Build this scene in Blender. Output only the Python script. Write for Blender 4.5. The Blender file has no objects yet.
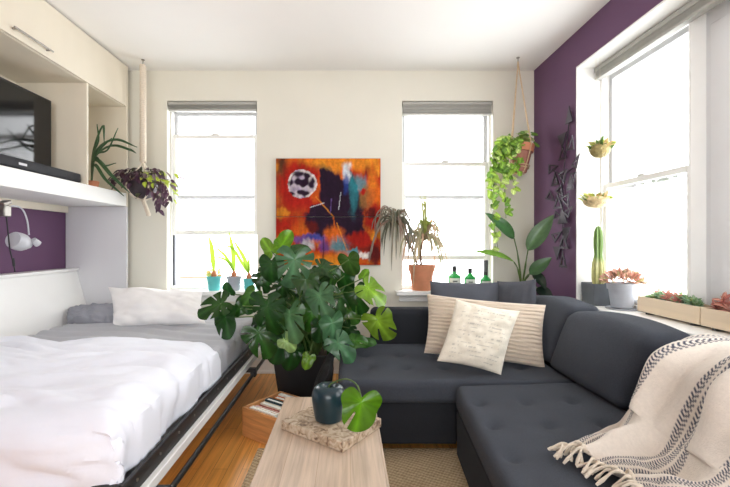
import bpy, bmesh, math, random
from mathutils import Vector, Matrix, noise
random.seed(7)
S = bpy.context.scene
COL = S.collection
F, CU, CV, CZ = 405.0, 347.0, 243.0, 1.16
V = Vector
def Py(u, v, y): return V(((u-CU)*y/F, y, CZ-(v-CV)*y/F))
def Pz(u, v, z):
    y = F*(CZ-z)/(v-CV); return V(((u-CU)*y/F, y, z))
def Px(u, v, x):
    y = F*x/(u-CU); return V((x, y, CZ-(v-CV)*y/F))
def lin(r, g, b):
    f = lambda c: (c/255/12.92) if c/255 <= .04045 else ((c/255+.055)/1.055)**2.4
    return (f(r), f(g), f(b), 1)
def nz(x, y, z=0.0): return noise.noise(V((x, y, z)))
def lerp(a, b, t): return a+(b-a)*t
def sstep(a, b, x):
    t = max(0, min(1, (x-a)/(b-a))) if a != b else float(x > a)
    return t*t*(3-2*t)

# ------------------------------------------------------------------ materials
def mat(name, col, rough=.6, var=0, vscale=8, bump=0, bscale=40, metal=0, sheen=0, coat=0, trans=0, attr=False, stretch=None, spec=.5):
    m = bpy.data.materials.new(name); m.use_nodes = True
    nt = m.node_tree; N = nt.nodes; L = nt.links
    p = N['Principled BSDF']; out = N['Material Output']
    p.inputs['Roughness'].default_value = rough
    p.inputs['Metallic'].default_value = metal
    p.inputs['Specular IOR Level'].default_value = spec
    p.inputs['Sheen Weight'].default_value = sheen
    p.inputs['Coat Weight'].default_value = coat
    tc = N.new('ShaderNodeTexCoord'); mp = N.new('ShaderNodeMapping')
    L.new(tc.outputs['Object'], mp.inputs['Vector'])
    if stretch: mp.inputs['Scale'].default_value = stretch
    src = None
    if attr:
        a = N.new('ShaderNodeAttribute'); a.attribute_name = 'Col'; src = a.outputs['Color']
    else:
        p.inputs['Base Color'].default_value = col
    if var:
        n = N.new('ShaderNodeTexNoise'); n.inputs['Scale'].default_value = vscale; n.inputs['Detail'].default_value = 5
        L.new(mp.outputs['Vector'], n.inputs['Vector'])
        r = N.new('ShaderNodeMapRange'); r.inputs['From Min'].default_value = .25; r.inputs['From Max'].default_value = .75
        r.inputs['To Min'].default_value = 1-var; r.inputs['To Max'].default_value = 1+var
        L.new(n.outputs['Fac'], r.inputs['Value'])
        mx = N.new('ShaderNodeMix'); mx.data_type = 'RGBA'; mx.blend_type = 'MULTIPLY'; mx.inputs[0].default_value = 1
        if src: L.new(src, mx.inputs[6])
        else: mx.inputs[6].default_value = col
        cb = N.new('ShaderNodeCombineColor')
        for k in range(3): L.new(r.outputs['Result'], cb.inputs[k])
        L.new(cb.outputs['Color'], mx.inputs[7]); src = mx.outputs[2]
    if src: L.new(src, p.inputs['Base Color'])
    if bump:
        n2 = N.new('ShaderNodeTexNoise'); n2.inputs['Scale'].default_value = bscale; n2.inputs['Detail'].default_value = 3
        L.new(mp.outputs['Vector'], n2.inputs['Vector'])
        b = N.new('ShaderNodeBump'); b.inputs['Strength'].default_value = bump; b.inputs['Distance'].default_value = .01
        L.new(n2.outputs['Fac'], b.inputs['Height']); L.new(b.outputs['Normal'], p.inputs['Normal'])
    if trans:
        t = N.new('ShaderNodeBsdfTranslucent'); ms = N.new('ShaderNodeMixShader'); ms.inputs[0].default_value = trans
        if src: L.new(src, t.inputs['Color'])
        else: t.inputs['Color'].default_value = col
        L.new(p.outputs[0], ms.inputs[1]); L.new(t.outputs[0], ms.inputs[2]); L.new(ms.outputs[0], out.inputs['Surface'])
    return m

def glass_mat(name, tint=(1, 1, 1, 1), refl=.03):
    m = bpy.data.materials.new(name); m.use_nodes = True
    nt = m.node_tree; N = nt.nodes; L = nt.links; N.remove(N['Principled BSDF'])
    t = N.new('ShaderNodeBsdfTransparent'); t.inputs[0].default_value = tint
    g = N.new('ShaderNodeBsdfGlossy'); g.inputs['Roughness'].default_value = .02
    f = N.new('ShaderNodeFresnel'); f.inputs['IOR'].default_value = 1.45
    mm = N.new('ShaderNodeMath'); mm.operation = 'MULTIPLY'; mm.inputs[1].default_value = refl*12
    ms = N.new('ShaderNodeMixShader')
    L.new(f.outputs[0], mm.inputs[0]); L.new(mm.outputs[0], ms.inputs[0])
    L.new(t.outputs[0], ms.inputs[1]); L.new(g.outputs[0], ms.inputs[2]); L.new(ms.outputs[0], N['Material Output'].inputs['Surface'])
    return m

def plank_mat(name, c1, c2, scale, bw, rh, rough, rot=0, grain=(2, 40, 1), mortar=.004, darkc=None, gvar=.25):
    m = bpy.data.materials.new(name); m.use_nodes = True
    nt = m.node_tree; N = nt.nodes; L = nt.links; p = N['Principled BSDF']
    tc = N.new('ShaderNodeTexCoord'); mp = N.new('ShaderNodeMapping'); mp.inputs['Rotation'].default_value = (0, 0, rot); mp.inputs['Location'].default_value = (bw*scale*.31, .013, 0)
    L.new(tc.outputs['Object'], mp.inputs['Vector'])
    br = N.new('ShaderNodeTexBrick'); br.inputs['Scale'].default_value = scale
    br.inputs['Brick Width'].default_value = bw; br.inputs['Row Height'].default_value = rh
    br.inputs['Mortar Size'].default_value = mortar; br.inputs['Color1'].default_value = c1; br.inputs['Color2'].default_value = c2
    br.inputs['Mortar'].default_value = darkc or (c1[0]*.35, c1[1]*.3, c1[2]*.3, 1)
    L.new(mp.outputs['Vector'], br.inputs['Vector'])
    m2 = N.new('ShaderNodeMapping'); m2.inputs['Scale'].default_value = grain
    L.new(mp.outputs['Vector'], m2.inputs['Vector'])
    n = N.new('ShaderNodeTexNoise'); n.inputs['Scale'].default_value = 1.5; n.inputs['Detail'].default_value = 6; n.inputs['Distortion'].default_value = .6
    L.new(m2.outputs['Vector'], n.inputs['Vector'])
    r = N.new('ShaderNodeMapRange'); r.inputs['From Min'].default_value = .3; r.inputs['From Max'].default_value = .7
    r.inputs['To Min'].default_value = 1-gvar; r.inputs['To Max'].default_value = 1+gvar
    L.new(n.outputs['Fac'], r.inputs['Value'])
    cb = N.new('ShaderNodeCombineColor')
    for k in range(3): L.new(r.outputs['Result'], cb.inputs[k])
    mx = N.new('ShaderNodeMix'); mx.data_type = 'RGBA'; mx.blend_type = 'MULTIPLY'; mx.inputs[0].default_value = 1
    L.new(br.outputs['Color'], mx.inputs[6]); L.new(cb.outputs['Color'], mx.inputs[7])
    L.new(mx.outputs[2], p.inputs['Base Color']); p.inputs['Roughness'].default_value = rough
    return m

def rug_mat():
    m = bpy.data.materials.new('jute'); m.use_nodes = True
    nt = m.node_tree; N = nt.nodes; L = nt.links; p = N['Principled BSDF']
    tc = N.new('ShaderNodeTexCoord')
    w1 = N.new('ShaderNodeTexWave'); w1.bands_direction = 'Y'; w1.inputs['Scale'].default_value = 14; w1.inputs['Distortion'].default_value = 1.5; w1.inputs['Detail'].default_value = 2; w1.inputs['Detail Scale'].default_value = 4
    w2 = N.new('ShaderNodeTexWave'); w2.bands_direction = 'X'; w2.inputs['Scale'].default_value = 20; w2.inputs['Distortion'].default_value = 3; w2.inputs['Detail Scale'].default_value = 5
    n = N.new('ShaderNodeTexNoise'); n.inputs['Scale'].default_value = 60
    mp = N.new('ShaderNodeMapping'); mp.inputs['Rotation'].default_value = (0, 0, .5); L.new(tc.outputs['Object'], mp.inputs['Vector'])
    for x in (w1, w2, n): L.new(mp.outputs['Vector'], x.inputs['Vector'])
    a = N.new('ShaderNodeMath'); a.operation = 'MULTIPLY_ADD'; a.inputs[1].default_value = .6
    L.new(w1.outputs['Fac'], a.inputs[0]); 
    b = N.new('ShaderNodeMath'); b.operation = 'MULTIPLY'; b.inputs[1].default_value = .4
    L.new(w2.outputs['Fac'], b.inputs[0]); L.new(b.outputs[0], a.inputs[2])
    cr = N.new('ShaderNodeValToRGB'); cr.color_ramp.elements[0].color = lin(140, 114, 80); cr.color_ramp.elements[1].color = lin(222, 200, 164)
    c2 = N.new('ShaderNodeMath'); c2.operation = 'MULTIPLY_ADD'; c2.inputs[1].default_value = .5
    L.new(n.outputs['Fac'], c2.inputs[0]); 
    d = N.new('ShaderNodeMath'); d.operation = 'MULTIPLY'; d.inputs[1].default_value = .6; L.new(a.outputs[0], d.inputs[0]); L.new(d.outputs[0], c2.inputs[2])
    L.new(c2.outputs[0], cr.inputs['Fac']); L.new(cr.outputs['Color'], p.inputs['Base Color'])
    p.inputs['Roughness'].default_value = .95
    bp = N.new('ShaderNodeBump'); bp.inputs['Strength'].default_value = .8; bp.inputs['Distance'].default_value = .01
    L.new(c2.outputs[0], bp.inputs['Height']); L.new(bp.outputs['Normal'], p.inputs['Normal'])
    return m

M = dict(
    wall=mat('wall_paint', lin(230, 227, 214), .85, .02, 3, .05, 90),
    ceil=mat('ceiling_paint', lin(244, 243, 240), .9, .01, 3),
    purple=mat('purple_paint', lin(104, 74, 103), .65, .04, 3, .06, 120, spec=.25),
    white=mat('white_trim', lin(243, 243, 240), .45, .015, 5),
    sash=mat('grey_sash', lin(196, 197, 199), .6, .06, 12),  # upper sashes, greyer than the white frame
    panel=mat('pier_paint', lin(232, 234, 236), .6, .02, 4),
    cab=mat('cabinet_laminate', lin(230, 222, 204), .5, .03, 6, .02, 60, stretch=(1, 1, .15)),
    cabw=mat('cabinet_white', lin(240, 240, 238), .45, .02, 5),
    cabg=mat('cabinet_grey_white', lin(214, 214, 217), .5, .03, 5, stretch=(1, 6, .2)),
    glass=glass_mat('window_glass'),
    podglass=glass_mat('pod_glass', (.98, .98, .94, 1), .03),
    blind=mat('blind_fabric', lin(172, 171, 165), .8, .04, 30),
    metal=mat('brushed_nickel', lin(150, 146, 140), .35, .03, 40, metal=.9),
    track=mat('dark_track', lin(70, 72, 80), .5, .05, 20),
    black=mat('black_metal', lin(28, 28, 31), .45, .1, 20),
    blackp=mat('black_planter', lin(24, 23, 25), .55, .15, 12, .1, 60),
    tvb=mat('tv_bezel', lin(20, 21, 26), .35, .05, 20),
    screen=mat('tv_screen', lin(9, 9, 11), .09, .05, 3),
    sbar=mat('soundbar_cloth', lin(24, 25, 32), .7, .1, 200, .2, 400),
    logo=mat('silver_print', lin(200, 200, 205), .4, .02, 20),
    lampw=mat('lamp_enamel', lin(196, 197, 203), .35, .03, 10),
    duvet=mat('duvet_cotton', lin(234, 238, 248), .85, .02, 6, .25, 14, sheen=.1),
    sheet=mat('grey_sheet', lin(176, 178, 184), .85, .05, 8, .3, 18, sheen=.1),
    pillw=mat('white_pillowcase', lin(247, 246, 245), .85, .03, 8, .3, 16),
    pillg=mat('grey_pillowcase', lin(150, 152, 160), .85, .08, 8, .4, 18),
    matt=mat('mattress_ticking', lin(225, 225, 225), .85, .03, 20),
    sofa=mat('charcoal_upholstery', lin(67, 71, 79), .95, .16, 220, .35, 500, sheen=.04, spec=.12),
    sofad=mat('charcoal_base', lin(46, 48, 53), .95, .14, 260, .3, 500, sheen=.03, spec=.1),
    cushg=mat('slate_cushion', lin(84, 87, 95), .9, .12, 200, .35, 400, sheen=.06, spec=.15),
    cushb=mat('black_cushion', lin(30, 29, 32), .85, .15, 100, .3, 200),
    attr=mat('painted_fabric', (1, 1, 1, 1), .9, .05, 120, .35, 220, attr=True, sheen=.1),
    paint=mat('oil_paint', (1, 1, 1, 1), .6, .16, 60, .4, 90, attr=True, spec=.15),
    canvas=mat('canvas_edge', lin(70, 35, 25), .7, .2, 20),
    leaf=mat('leaf', (1, 1, 1, 1), .3, .12, 30, .1, 60, attr=True, trans=.3),
    leafm=mat('glossy_leaf', (1, 1, 1, 1), .24, .18, 26, .14, 40, attr=True, trans=.22, spec=.42),
    stem=mat('green_stem', lin(84, 110, 50), .5, .15, 30),
    stemb=mat('brown_stem', lin(120, 95, 70), .8, .2, 40),
    soil=mat('soil', lin(48, 36, 28), .95, .3, 60, .6, 60),
    terra=mat('terracotta', lin(204, 136, 102), .8, .12, 14, .1, 60),
    terrad=mat('terracotta_dark', lin(164, 112, 98), .85, .12, 14, .1, 60),
    teal=mat('teal_glaze', lin(92, 190, 190), .4, .06, 10),
    greyp=mat('grey_pot', lin(166, 170, 178), .6, .08, 14, .08, 40),
    dgrey=mat('dark_grey_pot', lin(92, 97, 102), .7, .1, 14, .1, 40),
    cord=mat('cotton_cord', lin(226, 214, 196), .95, .1, 80, .5, 200),
    jute=mat('tan_cord', lin(206, 180, 145), .95, .1, 80, .4, 200),
    shell=mat('dark_bowl', lin(52, 40, 48), .6, .2, 20, .2, 40),
    bottle=mat('green_glass', lin(70, 184, 104), .08, .05, 10, coat=.4, trans=.45),
    paper=mat('paper_label', lin(238, 242, 236), .7, .02, 20),
    ink=mat('label_ink', lin(110, 120, 115), .7, .05, 20),
    cap=mat('black_cap', lin(30, 30, 32), .4, .05, 20),
    bulb=mat('bulb_skin', lin(190, 120, 80), .7, .2, 40),
    wedge=mat('art_metal', lin(58, 50, 60), .5, .15, 30, metal=.3),
    plantbox=mat('pale_wood', lin(226, 206, 178), .6, .08, 6, stretch=(1, .2, 4)),
    teaglaze=mat('dark_teal_glaze', lin(22, 46, 54), .3, .2, 16, coat=.15, spec=.4),
    burl=None, jrug=rug_mat(),
    floor=plank_mat('oak_floor', lin(228, 166, 88), lin(212, 148, 72), 1.0, .9, .075, .28, math.pi/2, (1.2, 30, 1), .0012),
    tabw=plank_mat('table_wood', lin(192, 172, 152), lin(180, 158, 136), 1.0, 9.0, .11, .5, math.pi/2, (2.2, 44, 1), .0006, gvar=.2, darkc=lin(150, 126, 102)),
    crate=plank_mat('crate_wood', lin(206, 150, 96), lin(196, 136, 82), 1.0, 1.2, .2, .5, 0, (3, 3, 40), .0005, gvar=.22),
    tan=mat('tan_masonry', lin(150, 128, 112), .9, .15, 6),
)
def burl_mat():
    m = bpy.data.materials.new('burl_board'); m.use_nodes = True
    nt = m.node_tree; N = nt.nodes; L = nt.links; p = N['Principled BSDF']
    tc = N.new('ShaderNodeTexCoord'); n = N.new('ShaderNodeTexNoise')
    n.inputs['Scale'].default_value = 34; n.inputs['Detail'].default_value = 5; n.inputs['Distortion'].default_value = 1.2
    L.new(tc.outputs['Object'], n.inputs['Vector'])
    cr = N.new('ShaderNodeValToRGB'); e = cr.color_ramp.elements
    e[0].position = .34; e[0].color = lin(104, 80, 62); e[1].position = .62; e[1].color = lin(200, 184, 162)
    k = e.new(.46); k.color = lin(174, 152, 126)
    L.new(n.outputs['Fac'], cr.inputs['Fac']); L.new(cr.outputs['Color'], p.inputs['Base Color']); p.inputs['Roughness'].default_value = .45
    return m
M['burl'] = burl_mat()

# ------------------------------------------------------------------ mesh builder
class MB:
    def __init__(s): s.v = []; s.f = []; s.c = []
    def add(s, vs, fs, col=None):
        o = len(s.v); s.v += [tuple(p) for p in vs]; s.f += [tuple(i+o for i in f) for f in fs]
        if col is None: col = (1, 1, 1, 1)
        s.c += list(col) if isinstance(col, list) else [col]*len(vs)
        return s
    def box(s, x0, x1, y0, y1, z0, z1, col=None):
        return s.add([(x0,y0,z0),(x1,y0,z0),(x1,y1,z0),(x0,y1,z0),(x0,y0,z1),(x1,y0,z1),(x1,y1,z1),(x0,y1,z1)],
                     [(3,2,1,0),(4,5,6,7),(0,1,5,4),(1,2,6,5),(2,3,7,6),(3,0,4,7)], col)
    def obox(s, c, ax, ay, az, col=None):      # centre and three half-axis vectors
        vs = [c+a*ax+b*ay+d*az for d in (-1,1) for a, b in ((-1,-1),(1,-1),(1,1),(-1,1))]
        return s.add(vs, [(3,2,1,0),(4,5,6,7),(0,1,5,4),(1,2,6,5),(2,3,7,6),(3,0,4,7)], col)
    def tube(s, pts, r, n=8, col=None, cap=True):
        pts = [V(p) for p in pts]; rs = r if isinstance(r, (list, tuple)) else [r]*len(pts)
        vs = []; fs = []; ref = None
        for i, p in enumerate(pts):
            d = (pts[min(i+1, len(pts)-1)]-pts[max(i-1, 0)])
            d = d.normalized() if d.length > 1e-9 else V((0,0,1))
            if ref is None: ref = d.orthogonal().normalized()
            a = ref-d*ref.dot(d); a = a.normalized() if a.length > 1e-6 else d.orthogonal().normalized()
            ref = a; b = d.cross(a)
            for k in range(n):
                t = 2*math.pi*k/n; vs.append(p+(a*math.cos(t)+b*math.sin(t))*rs[i])
        for i in range(len(pts)-1):
            for k in range(n):
                k2 = (k+1) % n; fs.append((i*n+k, i*n+k2, (i+1)*n+k2, (i+1)*n+k))
        if cap: fs += [tuple(range(n-1, -1, -1)), tuple((len(pts)-1)*n+k for k in range(n))]
        return s.add(vs, fs, col)
    def lathe(s, prof, c, n=28, rot=None, col=None):
        c = V(c); vs = []; fs = []
        for r, z in prof:
            for k in range(n):
                t = 2*math.pi*k/n; p = V((r*math.cos(t), r*math.sin(t), z))
                vs.append(c+(rot @ p if rot else p))
        for i in range(len(prof)-1):
            for k in range(n):
                k2 = (k+1) % n; fs.append((i*n+k, i*n+k2, (i+1)*n+k2, (i+1)*n+k))
        if prof[0][0] > 1e-6: fs.append(tuple(range(n-1, -1, -1)))
        if prof[-1][0] > 1e-6: fs.append(tuple((len(prof)-1)*n+k for k in range(n)))
        return s.add(vs, fs, col)
    def grid(s, fn, nu, nv, colfn=None):
        vs = []; cs = []
        for j in range(nv+1):
            for i in range(nu+1):
                vs.append(fn(i/nu, j/nv))
                if colfn: cs.append(colfn(i/nu, j/nv))
        w = nu+1
        fs = [(j*w+i, j*w+i+1, (j+1)*w+i+1, (j+1)*w+i) for j in range(nv) for i in range(nu)]
        return s.add(vs, fs, cs if colfn else None)
    def rbox(s, x0, x1, y0, y1, z0, z1, r, n=(8, 8, 3), deform=None):
        d = (V((x1-x0, y1-y0, z1-z0)))/2; c = V((x0+x1, y0+y1, z0+z1))/2
        def ticks(h, k):
            inner = [-(h-r)+2*(h-r)*i/k for i in range(k+1)] if h > r else [0]
            e = [r*(1-math.tan(math.pi/4*(1-q))) for q in (0, .33, .66)]
            return [-h+q for q in e]+inner+[h-q for q in reversed(e)]
        T = [ticks(d[i], n[i]) for i in range(3)]
        def rnd(p):
            q = V([max(-(d[i]-r), min(d[i]-r, p[i])) for i in range(3)]); e = p-q
            p2 = c+q+(e.normalized()*r if e.length > 1e-9 else e)
            return deform(p2) if deform else p2
        for ax in range(3):
            a, b = [(1, 2), (2, 0), (0, 1)][ax]
            for sg in (-1, 1):
                A, B = T[a], T[b]; vs = []
                for q in B:
                    for p in A:
                        w = V((0, 0, 0)); w[ax] = sg*d[ax]; w[a] = p; w[b] = q; vs.append(rnd(w))
                k = len(A); fs = [(j*k+i, j*k+i+1, (j+1)*k+i+1, (j+1)*k+i) for j in range(len(B)-1) for i in range(k-1)]
                if sg < 0: fs = [tuple(reversed(f)) for f in fs]
                s.add(vs, fs)
        return s
    def pillow(s, tl, tr, br, bl, T, n=26, pinch=.07, wr=.006, seed=0, colfn=None, p=2.4, ridges=0):
        tl, tr, br, bl = map(V, (tl, tr, br, bl))
        nrm = (tr-tl).cross(tl-bl).normalized()     # faces the side from which tl..bl reads clockwise
        for side in (1, -1):
            def fn(i, j, side=side):
                a, b = 2*i-1, 2*j-1
                a2 = a*(1-pinch*(1-b*b)*abs(a)); b2 = b*(1-pinch*(1-a*a)*abs(b))
                P = lerp(lerp(tl, tr, (a2+1)/2), lerp(bl, br, (a2+1)/2), (b2+1)/2)
                h = (max(0, (1-abs(a)**p))*max(0, (1-abs(b)**p)))**.55
                w = wr*(nz(a*2.2+seed, b*2.2, side*3+seed)+.6*nz(a*5+seed, b*5, side))*min(1, h*3)
                if ridges: w += .0035*math.sin(b*ridges+1.5*nz(a*3, b*3, seed))*min(1, h*3)
                return P+nrm*side*(T/2*h+w)
            m = len(s.v); s.grid(fn, n, n, colfn)
            if side > 0:
                k0 = len(s.f)-n*n
                s.f[k0:] = [tuple(reversed(f)) for f in s.f[k0:]]
        return s
    # leaves ---------------------------------------------------------
    def leaf(s, c, tip, nrm, L, W, col, kind='heart', curl=.25, fold=.15, splits=0, seed=0):
        c = V(c); t = V(tip).normalized(); n = V(nrm); n = (n-t*n.dot(t)); n = n.normalized() if n.length > 1e-5 else t.orthogonal().normalized()
        w = n.cross(t); vs = []; fs = []; cs = []
        rnd = random.Random(seed)
        if kind in ('heart', 'split'):
            NA = 48 if kind == 'split' else 20; NR = 5 if kind == 'split' else 3
            cuts = {}
            if kind == 'split' and splits:
                for sd in ((1, -1) if splits > 1 else (-1,)):
                    for q in range(splits):
                        k = int(NA/2*(.13+.52*q/max(1, splits-1))+rnd.random()*1.4)
                        cuts[(k*sd) % NA] = rnd.uniform(.4, .6)
            def rr(th):
                a = abs(th)
                base = 1.0-.50*sstep(0, 1.15, a)+.06*sstep(1.2, 2.0, a)
                return base*(1-.72*sstep(2.45, math.pi, a))
            for j in range(NR+1):
                rho = j/NR
                for k in range(NA):
                    th = 2*math.pi*k/NA
                    if th > math.pi: th -= 2*math.pi
                    r = rho*rr(th); y = r*math.cos(th); x = r*math.sin(th)
                    z = -curl*(y*abs(y)*.9+x*x*.8)+fold*abs(x)*(1-abs(x)) + .03*math.sin(th*5+seed)*rho
                    vs.append(c+t*(y-.22)*L*.72+w*x*W*.95+n*z*L*.72)
                    g = 1-.25*rho+.5*max(0, .12-abs(x))/.12+.10*math.cos(th*12)
                    cs.append(tuple(q*g for q in col[:3])+(1,))
            for j in range(NR):
                for k in range(NA):
                    if k in cuts and (j+.5)/NR > cuts[k]: continue
                    k2 = (k+1) % NA
                    fs.append((j*NA+k, (j+1)*NA+k, (j+1)*NA+k2, j*NA+k2))
        else:                                        # 'blade': lance leaf
            NL = 12
            for j in range(NL+1):
                q = j/NL; hw = W/2*(math.sin(math.pi*min(1, q**.8*.97+.03)))**.8
                for k in (-1, -.5, 0, .5, 1):
                    z = -curl*q*q+fold*abs(k)*hw/L
                    vs.append(c+t*q*L+w*k*hw+n*z*L)
                    g = 1.25 if k == 0 else 1-.12*abs(k)
                    cs.append(tuple(x*g for x in col[:3])+(1,))
            for j in range(NL):
                for k in range(4): fs.append((j*5+k, j*5+k+1, (j+1)*5+k+1, (j+1)*5+k))
        return s.add(vs, fs, cs)
    def strap(s, pts, W, col, side=None, fold=.3, col2=None, n=10):
        pts = bez(pts, n); vs = []; fs = []; cs = []
        for i, p in enumerate(pts):
            d = (pts[min(i+1, n)]-pts[max(i-1, 0)]).normalized()
            sd = V(side) if side else d.cross(V((0, -.8, .6)))
            sd = sd-d*sd.dot(d); sd = sd.normalized() if sd.length > 1e-5 else d.orthogonal().normalized()
            up = sd.cross(d); q = i/n
            hw = W/2*min(1, .45+q*2.5)*(1-q**4)+.0008
            c = tuple(lerp(col[k], (col2 or col)[k], q) for k in range(3))+(1,)
            for k in (-1, 0, 1): vs.append(p+sd*k*hw+up*fold*abs(k)*hw); cs.append(c)
        for i in range(n):
            for k in range(2): fs.append((i*3+k, i*3+k+1, (i+1)*3+k+1, (i+1)*3+k))
        return s.add(vs, fs, cs)
    def build(s, name, m, parent=None, smooth=True, bev=0, weld=False, solid=0, label=None, sub=0):
        me = bpy.data.meshes.new(name); me.from_pydata(s.v, [], s.f); me.update()
        ca = me.color_attributes.new('Col', 'FLOAT_COLOR', 'POINT')
        ca.data.foreach_set('color', [x for c in s.c for x in c])
        if weld:
            b = bmesh.new(); b.from_mesh(me); bmesh.ops.remove_doubles(b, verts=b.verts, dist=1e-5); b.to_mesh(me); b.free()
        if smooth:
            me.polygons.foreach_set('use_smooth', [True]*len(me.polygons)); me.set_sharp_from_angle(angle=.7)
        me.materials.append(m)
        o = bpy.data.objects.new(name, me); COL.objects.link(o)
        if parent: o.parent = parent
        if solid:
            md = o.modifiers.new('thick', 'SOLIDIFY'); md.thickness = solid; md.offset = 0
        if bev:
            md = o.modifiers.new('bevel', 'BEVEL'); md.width = bev; md.segments = 2; md.limit_method = 'ANGLE'
        if sub:
            md = o.modifiers.new('sub', 'SUBSURF'); md.levels = sub; md.render_levels = sub
        if label: o['label'] = label
        return o
def bez(pts, n):            # smooth curve through points (Catmull-Rom), n+1 samples
    P = [V(p) for p in pts]; out = []
    if len(P) == 2: return [lerp(P[0], P[1], i/n) for i in range(n+1)]
    Q = [2*P[0]-P[1]]+P+[2*P[-1]-P[-2]]; m = len(P)-1
    for i in range(n+1):
        t = i/n*m; k = min(int(t), m-1); t -= k; a, b, c, d = Q[k:k+4]
        out.append(.5*((2*b)+(c-a)*t+(2*a-5*b+4*c-d)*t*t+(3*b-a-3*c+d)*t**3))
    return out
def thing(name, label, cat, loc=(0, 0, 0), group=None):
    # Empty at the thing's base; parts are written in world coordinates and shifted back by the parent inverse
    o = bpy.data.objects.new(name, None); COL.objects.link(o); o.empty_display_size = .05
    o.location = loc; o['label'] = label; o['category'] = cat
    if group: o['group'] = group
    return o
def put(mb, name, m, t, **k):   # part given in world coordinates, stored relative to its thing
    off = t.location.copy(); q = t
    while q.parent: q = q.parent; off = off+q.location
    mb.v = [(a-off.x, b-off.y, c-off.z) for a, b, c in mb.v]
    return mb.build(name, m, t, **k)
def solo(mb, name, m, label, cat, group=None, loc=(0, 0, 0), **k):
    loc = V(loc); mb.v = [(a-loc.x, b-loc.y, c-loc.z) for a, b, c in mb.v]
    o = mb.build(name, m, **k); o.location = loc; o['label'] = label; o['category'] = cat
    if group: o['group'] = group
    return o
def struct(mb, name, m, parent=None, **k):
    o = mb.build(name, m, parent, **k)
    if not parent: o['kind'] = 'structure'
    return o

# ------------------------------------------------------------------ room shell
XL, XR, YB, H = -2.43, 1.67, 3.616, 2.70
YF = -2.6
W1 = (-1.607, -.804); W2 = (.491, 1.304); WZ0, WZ1 = .74, 2.43
struct(MB().box(XL-.2, XR+.32, YF, YB+.26, -.1, 0), 'floor', M['floor'], smooth=False)
struct(MB().box(XL-.2, XR+.32, YF, YB+.26, H, H+.1), 'ceiling', M['ceil'], smooth=False)
struct(MB().box(XL-.2, XL, YF, YB+.26, 0, H), 'wall_left', M['purple'], smooth=False)
wb = MB(); T = YB+.26
xs = [XL, W1[0], W1[1], W2[0], W2[1], XR+.32]
wb.box(xs[0], xs[1], YB, T, 0, H).box(xs[2], xs[3], YB, T, 0, H).box(xs[4], xs[5], YB, T, 0, H)
for a, b in (W1, W2): wb.box(a, b, YB, T, 0, WZ0-.04); wb.box(a, b, YB, T, WZ1, H)
struct(wb, 'wall_back', M['wall'], smooth=False)
# right wall (purple) with a long opening; the lining of the opening is white
OY0, OY1, OZ0, OZ1, XW = .62, 2.94, .73, 2.43, 1.92
wr = MB(); X2 = XR+.32
wr.box(XR, X2, OY1+.012, YB, 0, H).box(XR, X2, YF, OY0-.012, 0, H).box(XR, X2, OY0-.012, OY1+.012, 0, OZ0-.035).box(XR, X2, OY0-.012, OY1+.012, OZ1+.012, H)
struct(wr, 'wall_right', M['purple'], smooth=False)
ln = MB()
ln.box(XR-.001, X2, OY1, OY1+.0115, OZ0-.03, OZ1+.0115).box(XR-.001, X2, OY0-.0115, OY0, OZ0-.03, OZ1+.0115).box(XR-.001, X2, OY0, OY1, OZ1, OZ1+.0115)
wf = MB()   # unseen wall added behind the camera to cut fill, its opening sized for light
wf.box(XL, -1.3, YF, YF+.2, 0, H).box(1.0, XR, YF, YF+.2, 0, H).box(-1.3, 1.0, YF, YF+.2, 0, .75).box(-1.3, 1.0, YF, YF+.2, 2.45, H)
struct(wf, 'wall_front_added', M['wall'], smooth=False)
struct(ln, 'trim_1', M['white'], smooth=False)
struct(MB().box(XR-.03, X2, OY0, OY1, OZ0-.033, OZ0), 'trim_2', M['white'], bev=.006)                 # long sill
struct(MB().box(XW, X2-.01, 1.56, 2.166, OZ0, OZ1).box(XW-.012, XW, 1.60, 2.13, OZ0+.05, OZ1-.12), 'trim_3', M['panel'], bev=.004)  # pier between the two windows
for k, (a, b) in enumerate((W1, W2)):
    struct(MB().box(a-.06, b+.06, YB-.10, YB-.002, WZ0-.038, WZ0).box(a+.001, b-.001, YB-.002, T-.06, WZ0-.038, WZ0)
           .box(a-.03, b+.03, YB-.03, YB-.001, WZ0-.10, WZ0-.039), 'trim_%d' % (4+k), M['white'], bev=.005)
struct(MB().box(XL+.01, XR-.002, YB-.022, YB-.001, .001, .13).box(XL+.01, XR-.002, YB-.03, YB-.001, .001, .03), 'baseboard_back', M['white'], bev=.004)
struct(MB().box(XR-.02, XR-.001, 0, YB-.032, .001, .13), 'baseboard_right', M['white'], bev=.004)

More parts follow.
